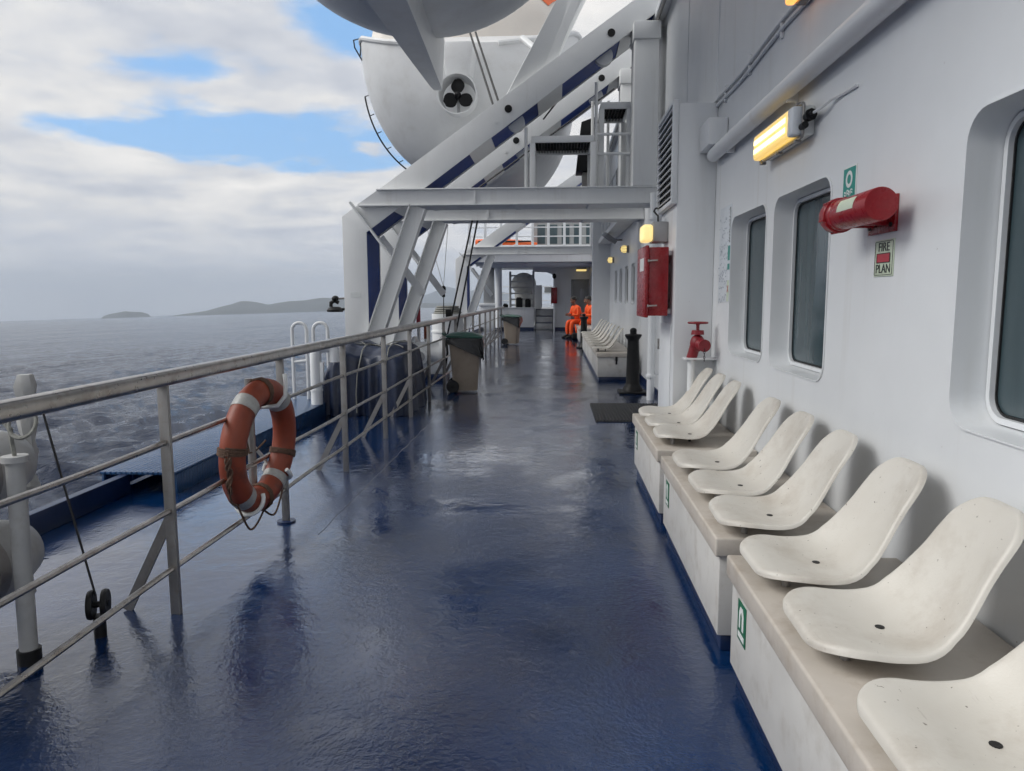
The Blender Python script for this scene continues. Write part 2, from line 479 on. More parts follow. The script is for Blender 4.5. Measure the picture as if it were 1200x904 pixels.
class MB:
    def __init__(s):
        s.bm = bmesh.new()

    def box(s, lo, hi, bevel=0.0, mtx=None, seg=2):
        bm = s.bm
        x0, y0, z0 = lo; x1, y1, z1 = hi
        vs = [bm.verts.new(p) for p in ((x0, y0, z0), (x1, y0, z0), (x1, y1, z0), (x0, y1, z0), (x0, y0, z1), (x1, y0, z1), (x1, y1, z1), (x0, y1, z1))]
        fs = [bm.faces.new([vs[i] for i in q]) for q in ((3, 2, 1, 0), (4, 5, 6, 7), (0, 1, 5, 4), (1, 2, 6, 5), (2, 3, 7, 6), (3, 0, 4, 7))]
        if bevel:
            es = list({e for f in fs for e in f.edges})
            r = bmesh.ops.bevel(bm, geom=es, offset=bevel, segments=seg, affect='EDGES', profile=0.5)
            vs = list({v for f in r['faces'] for v in f.verts} | {v for v in vs if v.is_valid})
        if mtx is not None:
            for v in vs:
                v.co = mtx @ v.co
        return s

    def rings(s, rings, closed=True, cap0=True, cap1=True):
        bm = s.bm
        vr = [[bm.verts.new(p) for p in r] for r in rings]
        n = len(vr[0])
        for a, b in zip(vr[:-1], vr[1:]):
            for i in range(n if closed else n - 1):
                j = (i + 1) % n
                try:
                    bm.faces.new((a[i], a[j], b[j], b[i]))
                except ValueError:
                    pass
        if closed and cap0:
            bm.faces.new(list(reversed(vr[0])))
        if closed and cap1:
            bm.faces.new(vr[-1])
        return vr

    def cyl(s, p0, p1, r0, r1=None, n=16, caps=True):
        r1 = r0 if r1 is None else r1
        p0 = Vector(p0); p1 = Vector(p1)
        u, w = frame_of(p1 - p0)
        ring = lambda p, r: [p + (u * math.cos(2 * math.pi * i / n) + w * math.sin(2 * math.pi * i / n)) * r for i in range(n)]
        s.rings([ring(p0, r0), ring(p1, r1)], True, caps, caps)
        return s

    def tube(s, pts, r, n=8, closed=False):
        pts = [Vector(p) for p in pts]
        N = len(pts)
        rs = []
        prev = None
        for i, p in enumerate(pts):
            if closed:
                d = pts[(i + 1) % N] - pts[i - 1]
            else:
                d = pts[min(i + 1, N - 1)] - pts[max(i - 1, 0)]
            d.normalize()
            if prev is None:
                u, w = frame_of(d)
            else:
                u = (prev - d * prev.dot(d)).normalized()
                w = d.cross(u)
            prev = u
            rad = r[i] if isinstance(r, (list, tuple)) else r
            rs.append([p + (u * math.cos(2 * math.pi * k / n) + w * math.sin(2 * math.pi * k / n)) * rad for k in range(n)])
        if closed:
            rs.append(rs[0])
            s.rings(rs, True, False, False)
            bmesh.ops.remove_doubles(s.bm, verts=s.bm.verts, dist=1e-6)
        else:
            s.rings(rs, True, True, True)
        return s

    def lathe(s, prof, c=(0, 0, 0), axis=(0, 0, 1), n=24):
        c = Vector(c); a = Vector(axis).normalized()
        u, w = frame_of(a)
        rs = [[c + a * z + (u * math.cos(2 * math.pi * i / n) + w * math.sin(2 * math.pi * i / n)) * max(r, 1e-4) for i in range(n)] for r, z in prof]
        s.rings(rs, True, True, True)
        return s

    def prism(s, poly, axis, a, b, bevel=0.0):
        """poly: 2-D points in the plane normal to axis ('x': (y,z), 'y': (x,z), 'z': (x,y))"""
        def p3(p, t):
            return {'x': (t, p[0], p[1]), 'y': (p[0], t, p[1]), 'z': (p[0], p[1], t)}[axis]
        bm = s.bm
        va = [bm.verts.new(p3(p, a)) for p in poly]
        vb = [bm.verts.new(p3(p, b)) for p in poly]
        n = len(poly)
        fs = [bm.faces.new(va), bm.faces.new(list(reversed(vb)))]
        for i in range(n):
            j = (i + 1) % n
            fs.append(bm.faces.new((va[j], va[i], vb[i], vb[j])))
        if bevel:
            es = list({e for f in fs for e in f.edges})
            bmesh.ops.bevel(bm, geom=es, offset=bevel, segments=2, affect='EDGES', profile=0.5)
        return s

    def ball(s, c, r, nu=16, nv=10):
        r = Vector(r) if hasattr(r, '__len__') else Vector((r, r, r))
        c = Vector(c)
        rs = []
        for j in range(nv + 1):
            a = -math.pi / 2 + math.pi * j / nv
            k = max(math.cos(a), 1e-3)
            rs.append([c + Vector((r.x * k * math.cos(2 * math.pi * i / nu), r.y * k * math.sin(2 * math.pi * i / nu), r.z * math.sin(a))) for i in range(nu)])
        s.rings(rs, True, True, True)
        return s

    def holed(s, outer, holes, p3):
        """flat plate with openings; p3 maps 2-D to 3-D"""
        bm = s.bm
        es = []
        for lp in [outer] + holes:
            vs = [bm.verts.new(p3(q)) for q in lp]
            for i in range(len(vs)):
                es.append(bm.edges.new((vs[i], vs[(i + 1) % len(vs)])))
        bmesh.ops.triangle_fill(bm, use_beauty=True, use_dissolve=False, edges=es)
        return s

    def beam(s, p0, p1, w, h, up=(0, 0, 1), bevel=0.0):
        """rectangular bar from p0 to p1, w across, h along 'up'"""
        p0 = Vector(p0); p1 = Vector(p1)
        d = (p1 - p0); L = d.length; d.normalize()
        up = Vector(up)
        sx = d.cross(up).normalized(); uz = sx.cross(d)
        mt = Matrix((sx, d, uz)).transposed().to_4x4()
        mt.translation = p0
        s.box((-w / 2, 0, -h / 2), (w / 2, L, h / 2), bevel, mt)
        return s

    def build(s, name, mat, parent=None, sharp=35, recalc=True, mods=()):
        bm = s.bm
        if recalc:
            bmesh.ops.recalc_face_normals(bm, faces=bm.faces)
        if parent is not None:
            off = world_loc(parent)
        else:
            xs = [v.co for v in bm.verts]
            off = Vector(((min(v.x for v in xs) + max(v.x for v in xs)) / 2, (min(v.y for v in xs) + max(v.y for v in xs)) / 2, min(v.z for v in xs)))
        for v in bm.verts:
            v.co -= off
        me = bpy.data.meshes.new(name)
        bm.to_mesh(me)
        bm.free()
        for f in me.polygons:
            f.use_smooth = True
        me.set_sharp_from_angle(angle=R(sharp))
        me.materials.append(mat)
        o = bpy.data.objects.new(name, me)
        col.objects.link(o)
        if parent is not None:
            o.parent = parent
        else:
            o.location = off
        return o


def tag(o, label, cat, group=None):
    o['label'] = label
    o['category'] = cat
    if group:
        o['group'] = group
    return o


def thing(name, loc, label, cat, group=None):
    o = bpy.data.objects.new(name, None)
    o.empty_display_size = 0.2
    o.location = loc
    col.objects.link(o)
    return tag(o, label, cat, group)


def struct(o):
    o['kind'] = 'structure'
    return o


def copy_tree(o, parent=None):
    c = o.copy()
    col.objects.link(c)
    c.parent = parent
    for ch in o.children:
        copy_tree(ch, c)
    return c


def rrect(a0, b0, a1, b1, r, n=6):
    pts = []
    for (ca, cb, st) in ((a1 - r, b1 - r, 0), (a0 + r, b1 - r, 90), (a0 + r, b0 + r, 180), (a1 - r, b0 + r, 270)):
        for i in range(n + 1):
            an = R(st + 90 * i / n)
            pts.append((ca + r * math.cos(an), cb + r * math.sin(an)))
    return pts


def text_mesh(txt, size, mat, p3, parent, name='lettering', ext=0.0008):
    """lettering as a mesh; p3 maps text plane (u right, v up, w out) to world"""
    cu = bpy.data.curves.new(name, 'FONT')
    cu.body = txt
    cu.size = size
    cu.align_x = 'CENTER'
    cu.align_y = 'CENTER'
    cu.extrude = ext
    tmp = bpy.data.objects.new(name, cu)
    col.objects.link(tmp)
    dg = bpy.context.evaluated_depsgraph_get()
    me = bpy.data.meshes.new_from_object(tmp.evaluated_get(dg))
    bpy.data.objects.remove(tmp)
    off = world_loc(parent)
    for v in me.vertices:
        v.co = Vector(p3(v.co.x, v.co.y, v.co.z)) - off
    me.materials.clear()
    me.materials.append(mat)
    o = bpy.data.objects.new(name, me)
    col.objects.link(o)
    o.parent = parent
    return o


# ------------------------------------------------------------------ sea, islands, hull
SEA_N = Vector((-0.02982469, 0.00765048, 0.99952587))     # the ship heels a little: the sea is not parallel to the deck
SEA_H = 10.5


def sea_z(x, y):
    return -SEA_H - (SEA_N.x * x + SEA_N.y * y) / SEA_N.z


def make_sea():
    rng = np.random.default_rng(3)
    rads = [5.0]
    while rads[-1] < 45000:
        rads.append(rads[-1] * 1.0135 + 0.02)
    rads = np.array(rads)
    ang = np.concatenate([np.linspace(-175, -75, 60, endpoint=False), np.linspace(-75, 20, 420, endpoint=False), np.linspace(20, 175, 60)])
    a = np.radians(ang)
    RR, AA = np.meshgrid(rads, a, indexing='ij')
    X = RR * np.sin(AA); Y = RR * np.cos(AA)
    H = np.zeros_like(X)
    space = np.maximum(RR * 0.0135, RR * math.radians(95 / 420) * 0.6)
    for k in range(46):
        lam = 1.6 * (18 / 1.6) ** rng.random()
        th = math.radians(-40 + 55 * rng.standard_normal())
        amp = 0.0125 * lam ** 0.9
        ph = rng.random() * 6.28
        kx, ky = math.cos(th) * 6.283 / lam, math.sin(th) * 6.283 / lam
        s_ = np.sin(kx * X + ky * Y + ph + 0.6 * np.sin(0.13 * X - 0.11 * Y + k))
        fade = np.exp(-(space / (lam * 0.30)) ** 2)
        H += amp * fade * (1 - np.abs(s_) ** 0.8 * 1.6)
    Z = -SEA_H - (SEA_N.x * X + SEA_N.y * Y) / SEA_N.z + H
    nr, na = X.shape
    co = np.stack([X, Y, Z], -1).reshape(-1, 3)
    i = np.arange(nr - 1)[:, None] * na + np.arange(na - 1)[None, :]
    q = np.stack([i, i + 1, i + na + 1, i + na], -1).reshape(-1, 4)[:, ::-1]
    me = bpy.data.meshes.new('sea')
    me.vertices.add(len(co)); me.vertices.foreach_set('co', co.ravel())
    me.loops.add(q.size); me.loops.foreach_set('vertex_index', q.ravel())
    me.polygons.add(len(q)); me.polygons.foreach_set('loop_start', np.arange(len(q)) * 4); me.polygons.foreach_set('loop_total', np.full(len(q), 4))
    me.polygons.foreach_set('use_smooth', np.ones(len(q), bool))
    me.update(calc_edges=True)
    me.materials.append(M_SEA)
    o = bpy.data.objects.new('sea', me)
    col.objects.link(o)
    struct(o)


make_sea()


def island(name, dist, az0, az1, prof, depth, seed):
    """a heightfield ridge: prof lists (fraction, height m) along its length"""
    rng = np.random.default_rng(seed)
    na, nd = 160, 26
    fr = np.linspace(0, 1, na)
    hp = np.interp(fr, [p[0] for p in prof], [p[1] for p in prof])
    az = az0 + (az1 - az0) * fr
    ph = rng.random((8, 2)) * 6.28
    verts = []
    for j in range(nd):
        g = j / (nd - 1)
        env = math.sin(math.pi * g) ** 0.7
        for i in range(na):
            d = dist + depth * (g - 0.3) + 12 * math.sin(i * 0.05 + seed)
            x, y = az[i] * d, d
            nz = sum(math.sin(fr[i] * (9 + 11 * k) + g * (3 + 4 * k) + ph[k, 0]) / (1.6 + k) for k in range(7))
            h = hp[i] * env * (1 + 0.10 * nz) - 6 * (1 - env)
            verts.append((x, y, sea_z(x, y) + h - 1))
    faces = [(j * na + i, j * na + i + 1, (j + 1) * na + i + 1, (j + 1) * na + i) for j in range(nd - 1) for i in range(na - 1)]
    me = bpy.data.meshes.new(name)
    me.from_pydata(verts, [], faces)
    for f in me.polygons:
        f.use_smooth = True
    me.materials.append(M_ISLE)
    o = bpy.data.objects.new(name, me)
    col.objects.link(o)
    return struct(o)


island('low_island', 7000, -0.645, -0.570, [(0, 0), (0.08, 30), (0.3, 50), (0.55, 64), (0.75, 58), (0.93, 34), (1, 0)], 500, 1)
island('hilly_island', 7000, -0.545, -0.14, [(0, 0), (0.06, 22), (0.14, 48), (0.20, 92), (0.26, 128), (0.31, 112), (0.36, 84), (0.44, 112), (0.55, 118), (0.62, 106), (0.8, 60), (1, 40)], 900, 2)
island('distant_mountains', 13500, -0.30, -0.06, [(0, 0), (0.12, 120), (0.3, 260), (0.42, 180), (0.55, 300), (0.62, 380), (0.72, 260), (0.86, 330), (1, 200)], 2500, 5)

hz = MB().box((-11500, -1500, -460), (7000, 17500, 520)).build('haze', M_WHITE)
hm = bpy.data.materials.new('sea_haze')
hm.use_nodes = True
ht = NT(hm.node_tree)
ht.n.clear()
hv = ht.add('ShaderNodeVolumePrincipled')
hv.inputs['Color'].default_value = (0.74, 0.84, 0.98, 1)
hv.inputs['Density'].default_value = 0.00009
ho = ht.add('ShaderNodeOutputMaterial')
ht.link(hv.outputs[0], ho.inputs['Volume'])
hz.data.materials.clear()
hz.data.materials.append(hm)
hz['kind'] = 'stuff'

# deck: one plate, with the ship's side below it
dk = MB()
dk.box((-3.42, -4.0, -0.30), (1.75, 30.2, 0.0))
dk.box((-3.42, 30.2, -0.30), (1.75, 40.0, 0.0))
deck = struct(dk.build('deck', M_DECK))
hb = MB()
hb.box((-3.40, -4.0, -13.5), (9.0, 40.0, -0.31))
struct(hb.build('ship_hull', M_NAVY))
# weld seam beads on the plating
for x_, y0_, y1_ in ((-1.50, 4.4, 13.0),):
    pts = [(x_ + 0.006 * math.sin(k * 1.7), y0_ + (y1_ - y0_) * k / 60, 0.0) for k in range(61)]
    MB().tube(pts, 0.0035, 6).build('weld_seam', M_DECK, deck)
for y_ in ():
    pts = [(-3.2 + 4.4 * k / 30, y_ + 0.004 * math.sin(k * 2.1), 0.0) for k in range(31)]
    MB().tube(pts, 0.005, 6).build('weld_seam', M_DECK, deck)
cm = MB()
cm.box((-3.34, -4.0, 0.0), (-3.27, 5.30, 0.155), 0.006)
cm.box((-3.34, 9.62, 0.0), (-3.27, 36.0, 0.155), 0.006)
tag(cm.build('deck_edge_coaming', M_NAVYD), 'low navy steel coaming along the edge of the deck by the sea', 'coaming')

# diamond plate step over the coaming
st = thing('diamond_plate_step', (-3.15, 7.4, 0), 'blue diamond plate step cover over the deck edge, open at one end', 'step')
MB().box((-3.50, 5.28, 0.150), (-2.90, 9.6, 0.172), 0.004).build('top_plate', M_DIAM, st)
MB().box((-2.922, 5.30, 0.0), (-2.902, 9.6, 0.148), 0.003).build('side_plate', M_DIAM, st)
MB().box((-3.50, 5.30, 0.0), (-3.48, 9.6, 0.148), 0.003).build('side_plate', M_DIAM, st)

# ------------------------------------------------------------------ superstructure
WX, FX = 1.32, 1.55          # near wall face, far wall face
ss = thing('ship_superstructure', (2.2, 6, 0), 'white steel ship superstructure with recessed dark windows along the promenade deck', 'superstructure')
WIN = [(1.52, 2.475), (3.63, 4.53), (4.70, 5.59)]
ZW0, ZW1 = 1.075, 2.075
wn = MB()
outer = [(-4.0, 0.0), (7.05, 0.0), (7.05, 6.0), (-4.0, 6.0)]
wn.holed(outer, [rrect(a, ZW0, b, ZW1, 0.10) for a, b in WIN], lambda q: (WX, q[0], q[1]))
wn.build('wall_plate', M_WHITE, ss)
w2 = MB()
w2.box((WX + 0.16, -4.0, 0.0), (3.2, 7.05, 6.0))
w2.box((WX + 0.002, 7.03, 0.0), (WX + 0.158, 7.05, 6.0))
w2.build('inner_wall', M_HOLE, ss)
FWIN = [(14.35, 14.95), (15.6, 16.25), (17.0, 17.65), (18.35, 19.0)]
fw = MB()
fw.holed([(7.05, 0.0), (20.75, 0.0), (20.75, 5.4), (7.05, 5.4)], [rrect(a, 1.35, b, 2.15, 0.08, 4) for a, b in FWIN], lambda q: (FX, q[0], q[1]))
fw.box((FX + 0.1, 7.06, 0), (3.2, 20.75, 5.35))
fw.build('wall_plate', M_WHITE, ss)
MB().box((1.06, 20.75, 0), (3.2, 21.1, 5.4), 0.01).build('projecting_bulkhead', M_WHITE, ss)
MB().box((1.56, 21.1, 0), (3.2, 33.2, 5.4), 0.0).build('wall_plate', M_WHITE, ss)
MB().box((FX - 0.012, 7.2, 0.0), (FX - 0.001, 20.74, 0.11)).build('navy_plinth', M_NAVYD, ss)
# flat-bar stiffener seams on the near wall
for y_ in (6.25, 3.40):
    MB().cyl((WX, y_, 2.86), (WX, y_, 6.0), 0.006, n=6).build('weld_seam', M_WHITE, ss)
for y_ in (9.0, 11.6, 13.4):
    MB().cyl((FX, y_, 0.0), (FX, y_, 5.3), 0.006, n=6).build('weld_seam', M_WHITE, ss)


def window(a, b, z0, z1, x, depth, rad, parent, fr=0.045):
    w = MB()
    o_ = rrect(a, z0, b, z1, rad)
    lip = 0.006
    o2 = rrect(a - lip, z0 - lip, b + lip, z1 + lip, rad + lip)
    i_ = rrect(a + 0.012, z0 + 0.012, b - 0.012, z1 - 0.012, rad * 0.95)
    w.rings([[(x - 0.001, p, q) for p, q in o2], [(x - 0.007, p, q) for p, q in o2], [(x - 0.007, p, q) for p, q in o_], [(x + depth, p, q) for p, q in i_]], True, False, False)
    root = w.build('window', M_WHITE, parent, recalc=False)
    k = MB()
    i2 = rrect(a + 0.012 + fr, z0 + 0.012 + fr, b - 0.012 - fr, z1 - 0.012 - fr, rad * 0.7)
    k.rings([[(x + depth, p, q) for p, q in i_], [(x + depth - 0.018, p, q) for p, q in rrect(a + 0.016, z0 + 0.016, b - 0.016, z1 - 0.016, rad * 0.9)],
             [(x + depth - 0.018, p, q) for p, q in i2], [(x + depth + 0.02, p, q) for p, q in i2]], True, False, False)
    k.build('frame', M_WHITE, root, recalc=False)
    g = MB()
    i3 = rrect(a + 0.012 + fr - 0.004, z0 + 0.012 + fr - 0.004, b - 0.012 - fr + 0.004, z1 - 0.012 - fr + 0.004, rad * 0.7)
    g.prism(i3, 'x', x + depth + 0.004, x + depth + 0.014)
    g.build('pane', M_GLASS, root)
    s_ = MB()
    i4 = rrect(a + 0.012 + fr - 0.004, z0 + 0.012 + fr - 0.004, b - 0.012 - fr + 0.004, z1 - 0.012 - fr + 0.004, rad * 0.7)
    i5 = rrect(a + 0.022 + fr, z0 + 0.022 + fr, b - 0.022 - fr, z1 - 0.022 - fr, rad * 0.6)
    s_.rings([[(x + depth + 0.001, p, q) for p, q in i4], [(x + depth - 0.003, p, q) for p, q in i5], [(x + depth + 0.003, p, q) for p, q in i5]], True, False, False)
    s_.build('seal', M_RUBBER, root, recalc=False)
    return root


for a, b in WIN:
    window(a, b, ZW0, ZW1, WX, 0.118, 0.10, ss, fr=0.024)
for a, b in FWIN:
    window(a, b, 1.35, 2.15, FX, 0.05, 0.08, ss, fr=0.03)

# ventilation trunk on the wall with its louvre
vt = thing('ventilation_trunk', (1.16, 6.62, 0), 'white boxed ventilation trunk on the wall with a slatted louvre', 'ventilation trunk')
MB().box((1.005, 6.20, 0.0), (WX, 7.05, 3.06), 0.008).build('casing', M_WHITE, vt)
MB().box((0.985, 6.22, 2.30), (1.004, 7.04, 3.05), 0.0).build('louvre_backing', M_HOLE, vt)
lf = MB()
lf.box((0.955, 6.19, 2.26), (1.004, 6.225, 3.09), 0.004)
lf.box((0.955, 7.03, 2.26), (1.004, 7.062, 3.09), 0.004)
lf.box((0.955, 6.226, 3.055), (1.004, 7.029, 3.09), 0.004)
lf.box((0.955, 6.226, 2.26), (1.004, 7.029, 2.295), 0.004)
lf.build('louvre_frame', M_WHITE, vt)
for k in range(13):
    z_ = 2.325 + k * 0.058
    mt = Matrix.Translation((0.966, 6.627, z_)) @ Matrix.Rotation(R(-30), 4, 'Y')
    MB().box((-0.016, -0.400, -0.005), (0.016, 0.400, 0.005), 0, mt).build('slat', M_WHITE, vt)
MB().box((0.998, 6.34, 0.12), (1.004, 6.98, 1.26), 0.002).build('access_panel', M_WHITE, vt)
for z_ in (0.35, 1.05):
    MB().cyl((0.992, 7.0, z_ - 0.05), (0.992, 7.0, z_ + 0.05), 0.011, n=10).build('hinge', M_GSTEEL, vt)

# pipe along the wall and its end box
pp = thing('wall_pipe', (1.25, 3, 2.6), 'thick white painted pipe running along the wall above the windows', 'pipe')
pts = [(1.255, -3.0, 2.615)] + [(1.255, y_, 2.615) for y_ in np.linspace(-2, 5.95, 30)] + [(1.262, 6.05, 2.615), (1.275, 6.10, 2.625), (1.28, 6.12, 2.66)]
MB().tube(pts, 0.052, 14).build('pipe', M_WHITE, pp)
for y_ in (0.6, 2.4, 4.2, 5.6):
    MB().box((1.26, y_ - 0.015, 2.55), (WX, y_ + 0.015, 2.68), 0.003).build('bracket', M_WHITE, pp)
MB().box((1.17, 5.82, 2.655), (WX - 0.002, 6.19, 2.86), 0.012).build('end_box', M_WHITE, pp)
# conduits to the upper lamp
cdt = thing('cable_conduits', (1.31, 5, 3), 'two thin white cable conduits rising along the wall to a lamp', 'conduit')
for dz in (0.0, 0.05):
    pts = [(1.305, 4.0 + 2.7 * k / 30, 3.02 + dz + 0.012 * math.sin(k * 0.3)) for k in range(31)]
    MB().tube(pts, 0.011, 8).build('conduit', M_WHITE, cdt)
for y_ in (4.5, 5.2, 5.9, 6.5):
    MB().box((1.302, y_, 2.985), (1.3195, y_ + 0.03, 3.115), 0.002).build('clip', M_WHITE, cdt)

# gutter and edge rail of the deck above
gt = thing('upper_deck_edge', (1.5, 12, 5.4), 'grey gutter edge of the upper deck on top of the far wall', 'deck edge')
MB().box((1.40, 7.06, 5.405), (1.9, 20.7, 5.50), 0.01).build('gutter', M_WHITE, gt)
MB().tube([(1.43, y_, 5.36) for y_ in np.linspace(7.2, 20.6, 20)], 0.022, 8).build('pipe', M_GSTEEL, gt)
for y_ in (8.0, 11.0, 14.0, 17.0):
    MB().box((1.42, y_, 5.33), (1.55, y_ + 0.04, 5.404)).build('bracket', M_WHITE, gt)

# ------------------------------------------------------------------ things on the wall
def fluorescent(name, y0, y1, z0, z1, x0, label, mat, tubes=True, group=None):
    L = thing(name, (WX, (y0 + y1) / 2, z0), label, 'lamp', group)
    MB().box((x0 + 0.055, y0 + 0.01, z0 + 0.012), (WX - 0.0005, y1 - 0.01, z1 - 0.012), 0.01).build('housing', M_GSTEEL if not tubes else M_SIGNW, L)
    d = MB()
    d.box((x0, y0 + 0.10 if tubes else y0, z0 + 0.012), (x0 + 0.054, y1 - 0.01, z1 - 0.012), 0.018, seg=3)
    df = d.build('diffuser', mat, L)
    if tubes:
        MB().box((x0 + 0.001, y0 + 0.012, z0 + 0.014), (x0 + 0.054, y0 + 0.099, z1 - 0.014), 0.012).build('end_cover', M_PAPER, L)
        for zz in (z0 + 0.06, z1 - 0.06):
            MB().box((x0 - 0.004, y0 + 0.12, zz - 0.014), (x0 - 0.001, y1 - 0.04, zz + 0.014), 0.001).build('tube_glow', M_TUBE, df)
        rim = MB()
        rim.tube([(x0 + 0.052, p, q) for p, q in rrect(y0, z0, y1, z1, 0.02, 3)], 0.008, 6, closed=True)
        rim.build('rim', M_GSTEEL, L)
        for y_ in np.linspace(y0 + 0.08, y1 - 0.05, 3):
            for zz in (z0 - 0.008, z1 + 0.008):
                MB().box((x0 + 0.035, y_ - 0.012, zz - 0.008), (x0 + 0.07, y_ + 0.012, zz + 0.008), 0.002).build('clip', M_GSTEEL, L)
    return L


fl = fluorescent('fluorescent_lamp', 3.90, 4.66, 2.305, 2.475, 1.205, 'long yellow lit fluorescent lamp mounted on the wall above the window', M_LAMP)
g = MB()
g.cyl((1.275, 3.91, 2.40), (1.275, 3.855, 2.40), 0.024, n=12)
g.cyl((1.275, 3.855, 2.40), (1.275, 3.835, 2.40), 0.030, n=8)
g.cyl((1.275, 3.835, 2.40), (1.275, 3.80, 2.40), 0.017, n=10)
g.cyl((1.255, 3.91, 2.355), (1.255, 3.86, 2.355), 0.018, n=10)
g.build('cable_gland', M_BLACK, fl)
MB().tube([(1.275, 3.81, 2.40), (1.28, 3.72, 2.402), (1.30, 3.64, 2.42), (1.312, 3.52, 2.415), (1.312, 3.38, 2.41)], 0.0075, 6).build('cable', M_WHITE, fl)
fluorescent('bulkhead_lamp', 3.92, 4.12, 3.0, 3.13, 1.20, 'small orange lit lamp high on the wall at the end of two conduits', M_LAMPO, tubes=False)


def wall_sign(name, y0, y1, z0, z1, x, label, cat, mat):
    s_ = thing(name, (x, (y0 + y1) / 2, z0), label, cat)
    MB().box((x - 0.004, y0, z0), (x - 0.0003, y1, z1), 0.0008).build('board', mat, s_)
    return s_


# on a wall seen from the deck the reading direction is towards -Y
# lifebuoy sign
sg = wall_sign('lifebuoy_sign', 3.345, 3.49, 1.935, 2.075, WX, 'teal and white sign with a lifebuoy symbol above the red tube', 'sign', M_SIGNW)
MB().box((WX - 0.0055, 3.352, 1.942), (WX - 0.0042, 3.483, 2.068)).build('field', M_TEAL, sg)
rg = MB()
rr_ = []
for k in range(28):
    an = 2 * math.pi * k / 28
    rr_.append((WX - 0.0062, 3.4175 + 0.029 * math.cos(an), 2.018 + 0.029 * math.sin(an)))
rg.tube(rr_, 0.0085, 6, closed=True)
for v in rg.bm.verts:
    v.co.x = WX - 0.0062 + (v.co.x - (WX - 0.0062)) * 0.12
rg.build('ring_symbol', M_SIGNW, sg)
for k in range(2):
    pts = [(WX - 0.0062, 3.375 + 0.085 * i / 14, 1.965 - 0.012 * k + 0.006 * math.sin(i * 0.9)) for i in range(15)]
    wv = MB().tube(pts, 0.003, 5)
    wv.build('wave_symbol', M_SIGNW, sg)
# FIRE PLAN sign
fp = wall_sign('fire_plan_sign', 2.945, 3.115, 1.577, 1.722, WX, 'pale FIRE PLAN sign with a red bar on the wall', 'sign', M_GLOW)
bd = MB()
bd.tube([(WX - 0.0048, p, q) for p, q in rrect(2.952, 1.583, 3.108, 1.716, 0.004, 2)], 0.0012, 4, closed=True)
bd.build('border', M_INK, fp)
text_mesh('FIRE', 0.050, M_INK, lambda u, v, w: (WX - 0.0052 - w, 3.03 - u * 1.12, 1.692 + v), fp)
text_mesh('PLAN', 0.050, M_INK, lambda u, v, w: (WX - 0.0052 - w, 3.03 - u * 1.08, 1.606 + v), fp)
MB().box((WX - 0.0062, 2.972, 1.632), (WX - 0.0043, 3.088, 1.668)).build('red_bar', M_SIGNR, fp)
fr_ = MB()
fr_.tube([(WX - 0.0062, p, q) for p, q in rrect(2.972, 1.632, 3.088, 1.668, 0.001, 1)], 0.0016, 4, closed=True)
fr_.build('red_bar_outline', M_INK, fp)
# safety plan poster in the corner
ps = wall_sign('safety_plan_poster', 5.62, 5.99, 1.455, 2.185, WX, 'tall safety plan poster with grey deck drawings and green panels beside the window', 'poster', M_PAPER)
q = MB()
rnd = random.Random(5)
for k in range(5):
    z_ = 1.50 + k * 0.10
    prof = [(5.70 + 0.26 * i / 18, z_ + 0.02 * math.sin(i * 0.9 + k) + 0.045 * (i / 18) * (1 if k % 2 else -1)) for i in range(19)]
    for (a0, b0), (a1, b1) in zip(prof[:-1], prof[1:]):
        q.beam((WX - 0.0048, a0, b0), (WX - 0.0048, a1, b1), 0.001, 0.004, up=(0, 0.3, 1))
for k in range(95):
    a = rnd.uniform(5.70, 5.97); z_ = rnd.uniform(1.47, 2.12)
    q.box((WX - 0.0052, a, z_), (WX - 0.0042, a + rnd.uniform(0.006, 0.035), z_ + rnd.uniform(0.002, 0.010)))
q.build('deck_drawing', M_GREYP, ps)['kind'] = 'stuff'
q = MB()
for k in range(24):
    z_ = 1.905 + 0.011 * k
    q.box((WX - 0.0052, 5.632, z_), (WX - 0.0042, 5.632 + rnd.uniform(0.02, 0.05), z_ + 0.006))
q.build('text_lines', M_INK, ps)['kind'] = 'stuff'
MB().box((WX - 0.0056, 5.628, 1.77), (WX - 0.0042, 5.69, 1.88)).build('green_panel', M_TEAL, ps)
MB().box((WX - 0.0056, 5.628, 1.70), (WX - 0.0042, 5.69, 1.745)).build('green_panel', M_TEAL, ps)
MB().box((WX - 0.0056, 5.628, 1.46), (WX - 0.0042, 5.69, 1.62)).build('yellow_panel', M_GLOW, ps)
q = MB()
q.beam((WX - 0.0062, 5.64, 1.53), (WX - 0.0062, 5.68, 1.58), 0.001, 0.008, up=(0, 0.5, 1))
q.beam((WX - 0.0066, 5.64, 1.58), (WX - 0.0066, 5.68, 1.53), 0.001, 0.008, up=(0, 0.5, 1))
q.build('red_symbol', M_SIGNR, ps)

# red fire plan tube
ft = thing('fire_plan_tube', (1.2, 2.98, 1.72), 'red cylindrical document tube on a bracket plate fixed to the wall', 'document tube')
TX, TZ = 1.195, 1.835
t_ = MB()
t_.lathe([(0.0, 0.0), (0.060, 0.0), (0.062, 0.004), (0.062, 0.345), (0.066, 0.35), (0.066, 0.375), (0.062, 0.38)], (TX, 2.795, TZ), (0, 1, 0), 32)
t_.build('tube', M_RED, ft)
c_ = MB()
c_.lathe([(0.070, 0.0), (0.073, 0.004), (0.073, 0.045), (0.068, 0.055), (0.064, 0.075), (0.0, 0.078)], (TX, 3.176, TZ), (0, 1, 0), 32)
cap = c_.build('cap', M_RED, ft)
for k in range(6):
    an = 2 * math.pi * k / 6 + 0.3
    cc = Vector((TX + 0.072 * math.cos(an), 3.199, TZ + 0.072 * math.sin(an)))
    MB().cyl(cc - Vector((0, 0.024, 0)), cc + Vector((0, 0.024, 0)), 0.006, n=8).build('screw', M_RED, cap)
lb = MB()
rs = []
